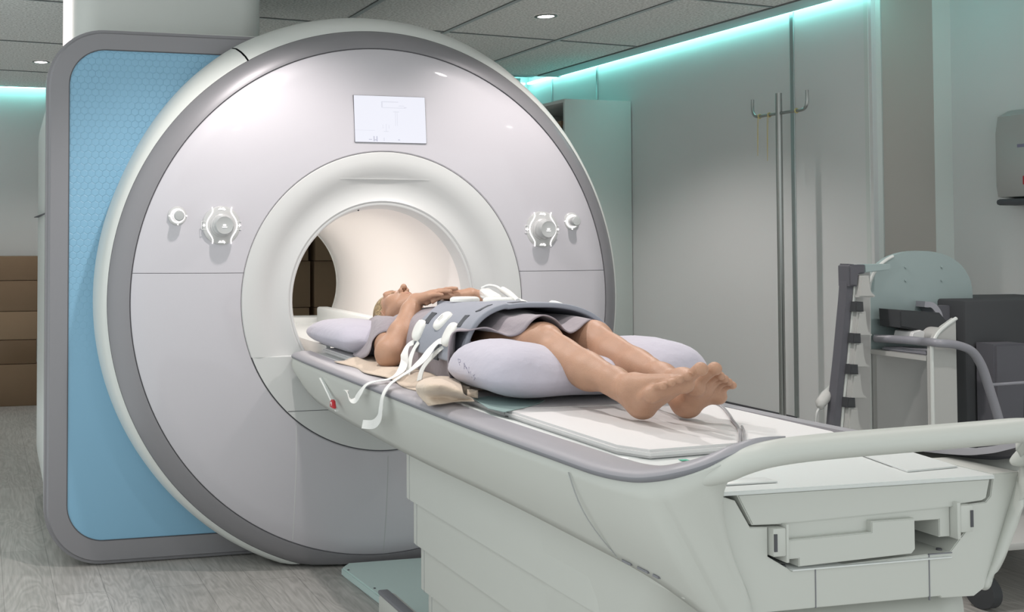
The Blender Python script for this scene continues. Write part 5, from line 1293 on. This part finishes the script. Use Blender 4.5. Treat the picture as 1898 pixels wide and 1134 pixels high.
for x_, y_ in ((1678, 495), (1745, 495), (1678, 520), (1745, 520)):
    c_ = hit(x_, y_, 1, CY+0.06); tube(bm, [c_+Vector((0, -0.001, 0)), c_+Vector((0, -0.006, 0))], 0.005, 10)
qp('panel_screw', bm, 'cartwhite')
# things on the cart
o = tag(obj('foam_block', bx(2.335, 3.02, CY-0.07, CY+0.30, 0.264, 1.092, bev=0.012), M['foam']), 'large charcoal foam block standing on the right side of the cart', 'foam block')
o = tag(obj('foam_wedge', prism([(2.375, 0.264), (2.50, 0.264), (2.535, 0.92), (2.375, 0.92)], 1, CY-0.165, CY-0.074, bev=0.008), M['foam2']), 'grey foam wedge leaning before the charcoal foam block', 'foam wedge')
bm = prism([cp(1638, 572), cp(1640, 604), cp(1695, 614), cp(1730, 612), cp(1728, 596), cp(1712, 577)], 1, CY-0.08, CY+0.03, bev=0.006)
for v in bm.verts: v.co.z += 0.0
o = tag(obj('foam_pad', bm, M['foam']), 'dark foam pad tilted on top of the white cushions on the cart shelf', 'foam pad')
bm = NB(); pts_ = [hit(1705, 563, 1, CY+0.03), hit(1718, 566, 1, CY+0.02), hit(1728, 580, 1, CY+0.01), hit(1731, 600, 1, CY), hit(1728, 618, 1, CY)]
ribbon(bm, pts_, (0.2, 1, 0), 0.08, 0.012, 6)
o = tag(obj('curved_pad', bm, M['tube']), 'curved grey pad standing behind the white roll on the cart', 'pad')
bm = prism([cp(1735, 568), cp(1762, 566), cp(1762, 600), cp(1742, 600)], 1, CY+0.0, CY+0.05, bev=0.004); tag(obj('grey_pad', bm, M['foam2']), 'small grey pad beside the charcoal foam block on the cart', 'pad')
bm = NB(); c_ = hit(1716, 616, 1, CY-0.055)
rows = [[c_+Vector((0.045*math.cos(2*PI*k_/28)*s, y_, 0.034*math.sin(2*PI*k_/28)*s-0.008)) for k_ in range(28)] for y_, s in ((-0.07, 0.5), (-0.068, 0.85), (-0.055, 1), (0.05, 1), (0.06, 0.8))]
V = grid(bm, rows, close_v=True); bm.faces.new(V[0][::-1]); bm.faces.new(V[-1]); tag(obj('white_roll', bm, M['cartedge']), 'rounded white roll cushion on the cart shelf end', 'cushion')
bm = prism([cp(1658, 612), cp(1672, 608), cp(1700, 620), cp(1696, 627), cp(1655, 623)], 1, CY-0.09, CY+0.0, bev=0.003); tag(obj('paper_pack', bm, M['label']), 'small white pack under the dark foam pad on the cart', 'pack')
bm = prism([(2.01, YF+0.03), (2.06, YF+0.03), (2.20, CY-0.02), (2.22, CY+0.02), (2.01, CY+0.02)], 2, SZ+0.0005, SZ+0.014, bev=0.004); tag(obj('folded_pad', bm, M['tube']), 'thin grey folded pad flat on the cart shelf', 'pad')
# spine coil hanging at the cart's left side
RC = thing('spine_coil', 'tall white scalloped imaging coil with dark clamps leaning at the cart left side', 'imaging coil', (1.85, -0.4, 0.262))
RY = CY+0.01
bm = NB(); rows = []
pl_ = [(1574, 489), (1571, 545), (1566, 600), (1560, 665), (1553, 730), (1547, 800), (1540, 880)]
dk = [hit(x-4, y, 1, RY) for x, y in pl_]
ribbon(bm, [q for q in dk], (1, 0, 0.05), 0.030, 0.02, 4); obj('dark_spine', bm, M['foam2'], RC)
bm = NB(); ribbon(bm, [hit(x+7, y, 1, RY-0.005) for x, y in pl_], (1, 0, 0.05), 0.011, 0.016, 4); obj('edge_strip', bm, M['white'], RC)
bm = prism([cp(1562, 493, RY), cp(1566, 490, RY), cp(1592, 490, RY), cp(1592, 506, RY), cp(1580, 508, RY), cp(1578, 530, RY), cp(1563, 530, RY)], 1, RY-0.035, RY+0.03, bev=0.006); obj('top_clamp', bm, M['foam2'], RC)
bm = prism([cp(1592, 490, RY), cp(1640, 489, RY), cp(1640, 500, RY), cp(1592, 505, RY)], 1, RY-0.03, RY+0.03, bev=0.003); obj('top_bar', bm, M['cartwhite'], RC)
bm = prism([cp(1582, 500, RY+0.03), cp(1609, 500, RY+0.03), cp(1609, 880, RY+0.03), cp(1556, 880, RY+0.03)], 1, RY+0.02, RY+0.035); obj('backing', bm, M['dryer'], RC)
for i, yy in enumerate((510, 576, 634, 691, 752)):
    lx = 1580-(yy-510)*0.085
    h_ = 46 if i else 40
    bm = prism([cp(lx, yy, RY), cp(lx+16, yy, RY), cp(lx+18, yy+h_*0.5, RY), cp(lx+21, yy+h_*0.78, RY), cp(lx+28, yy+h_*0.93, RY), cp(lx+25, yy+h_, RY), cp(lx-4, yy+h_, RY)], 1, RY-0.045, RY+0.02, bev=0.008)
    obj('scallop', bm, M['dryer'] if False else M['cartedge'], RC)
    if i:
        y2 = yy-18; lx2 = 1580-(y2-510)*0.085
        bm = prism([cp(lx2-6, y2, RY), cp(lx2+7, y2, RY), cp(lx2+8, y2+18, RY), cp(lx2-8, y2+18, RY)], 1, RY-0.05, RY+0.015, bev=0.004); obj('clamp', bm, M['foam'], RC)
bm = NB(); tube(bm, [hit(1545, 715, 1, RY+0.05), hit(1532, 733, 1, RY+0.03), hit(1521, 748, 1, RY+0.02), hit(1524, 756, 1, RY+0.02)], [0.012, 0.022, 0.020, 0.010], 14, smooth=4); hd = obj('plug', bm, M['cartedge'], RC)
bm = NB(); tube(bm, [hit(1521, 752, 1, RY+0.02), hit(1514, 765, 1, RY+0.02), hit(1512, 785, 1, RY+0.02), hit(1520, 830, 1, RY+0.02), hit(1545, 860, 1, RY+0.02)], 0.005, 8, smooth=5); obj('cable', bm, M['dryer'], hd)
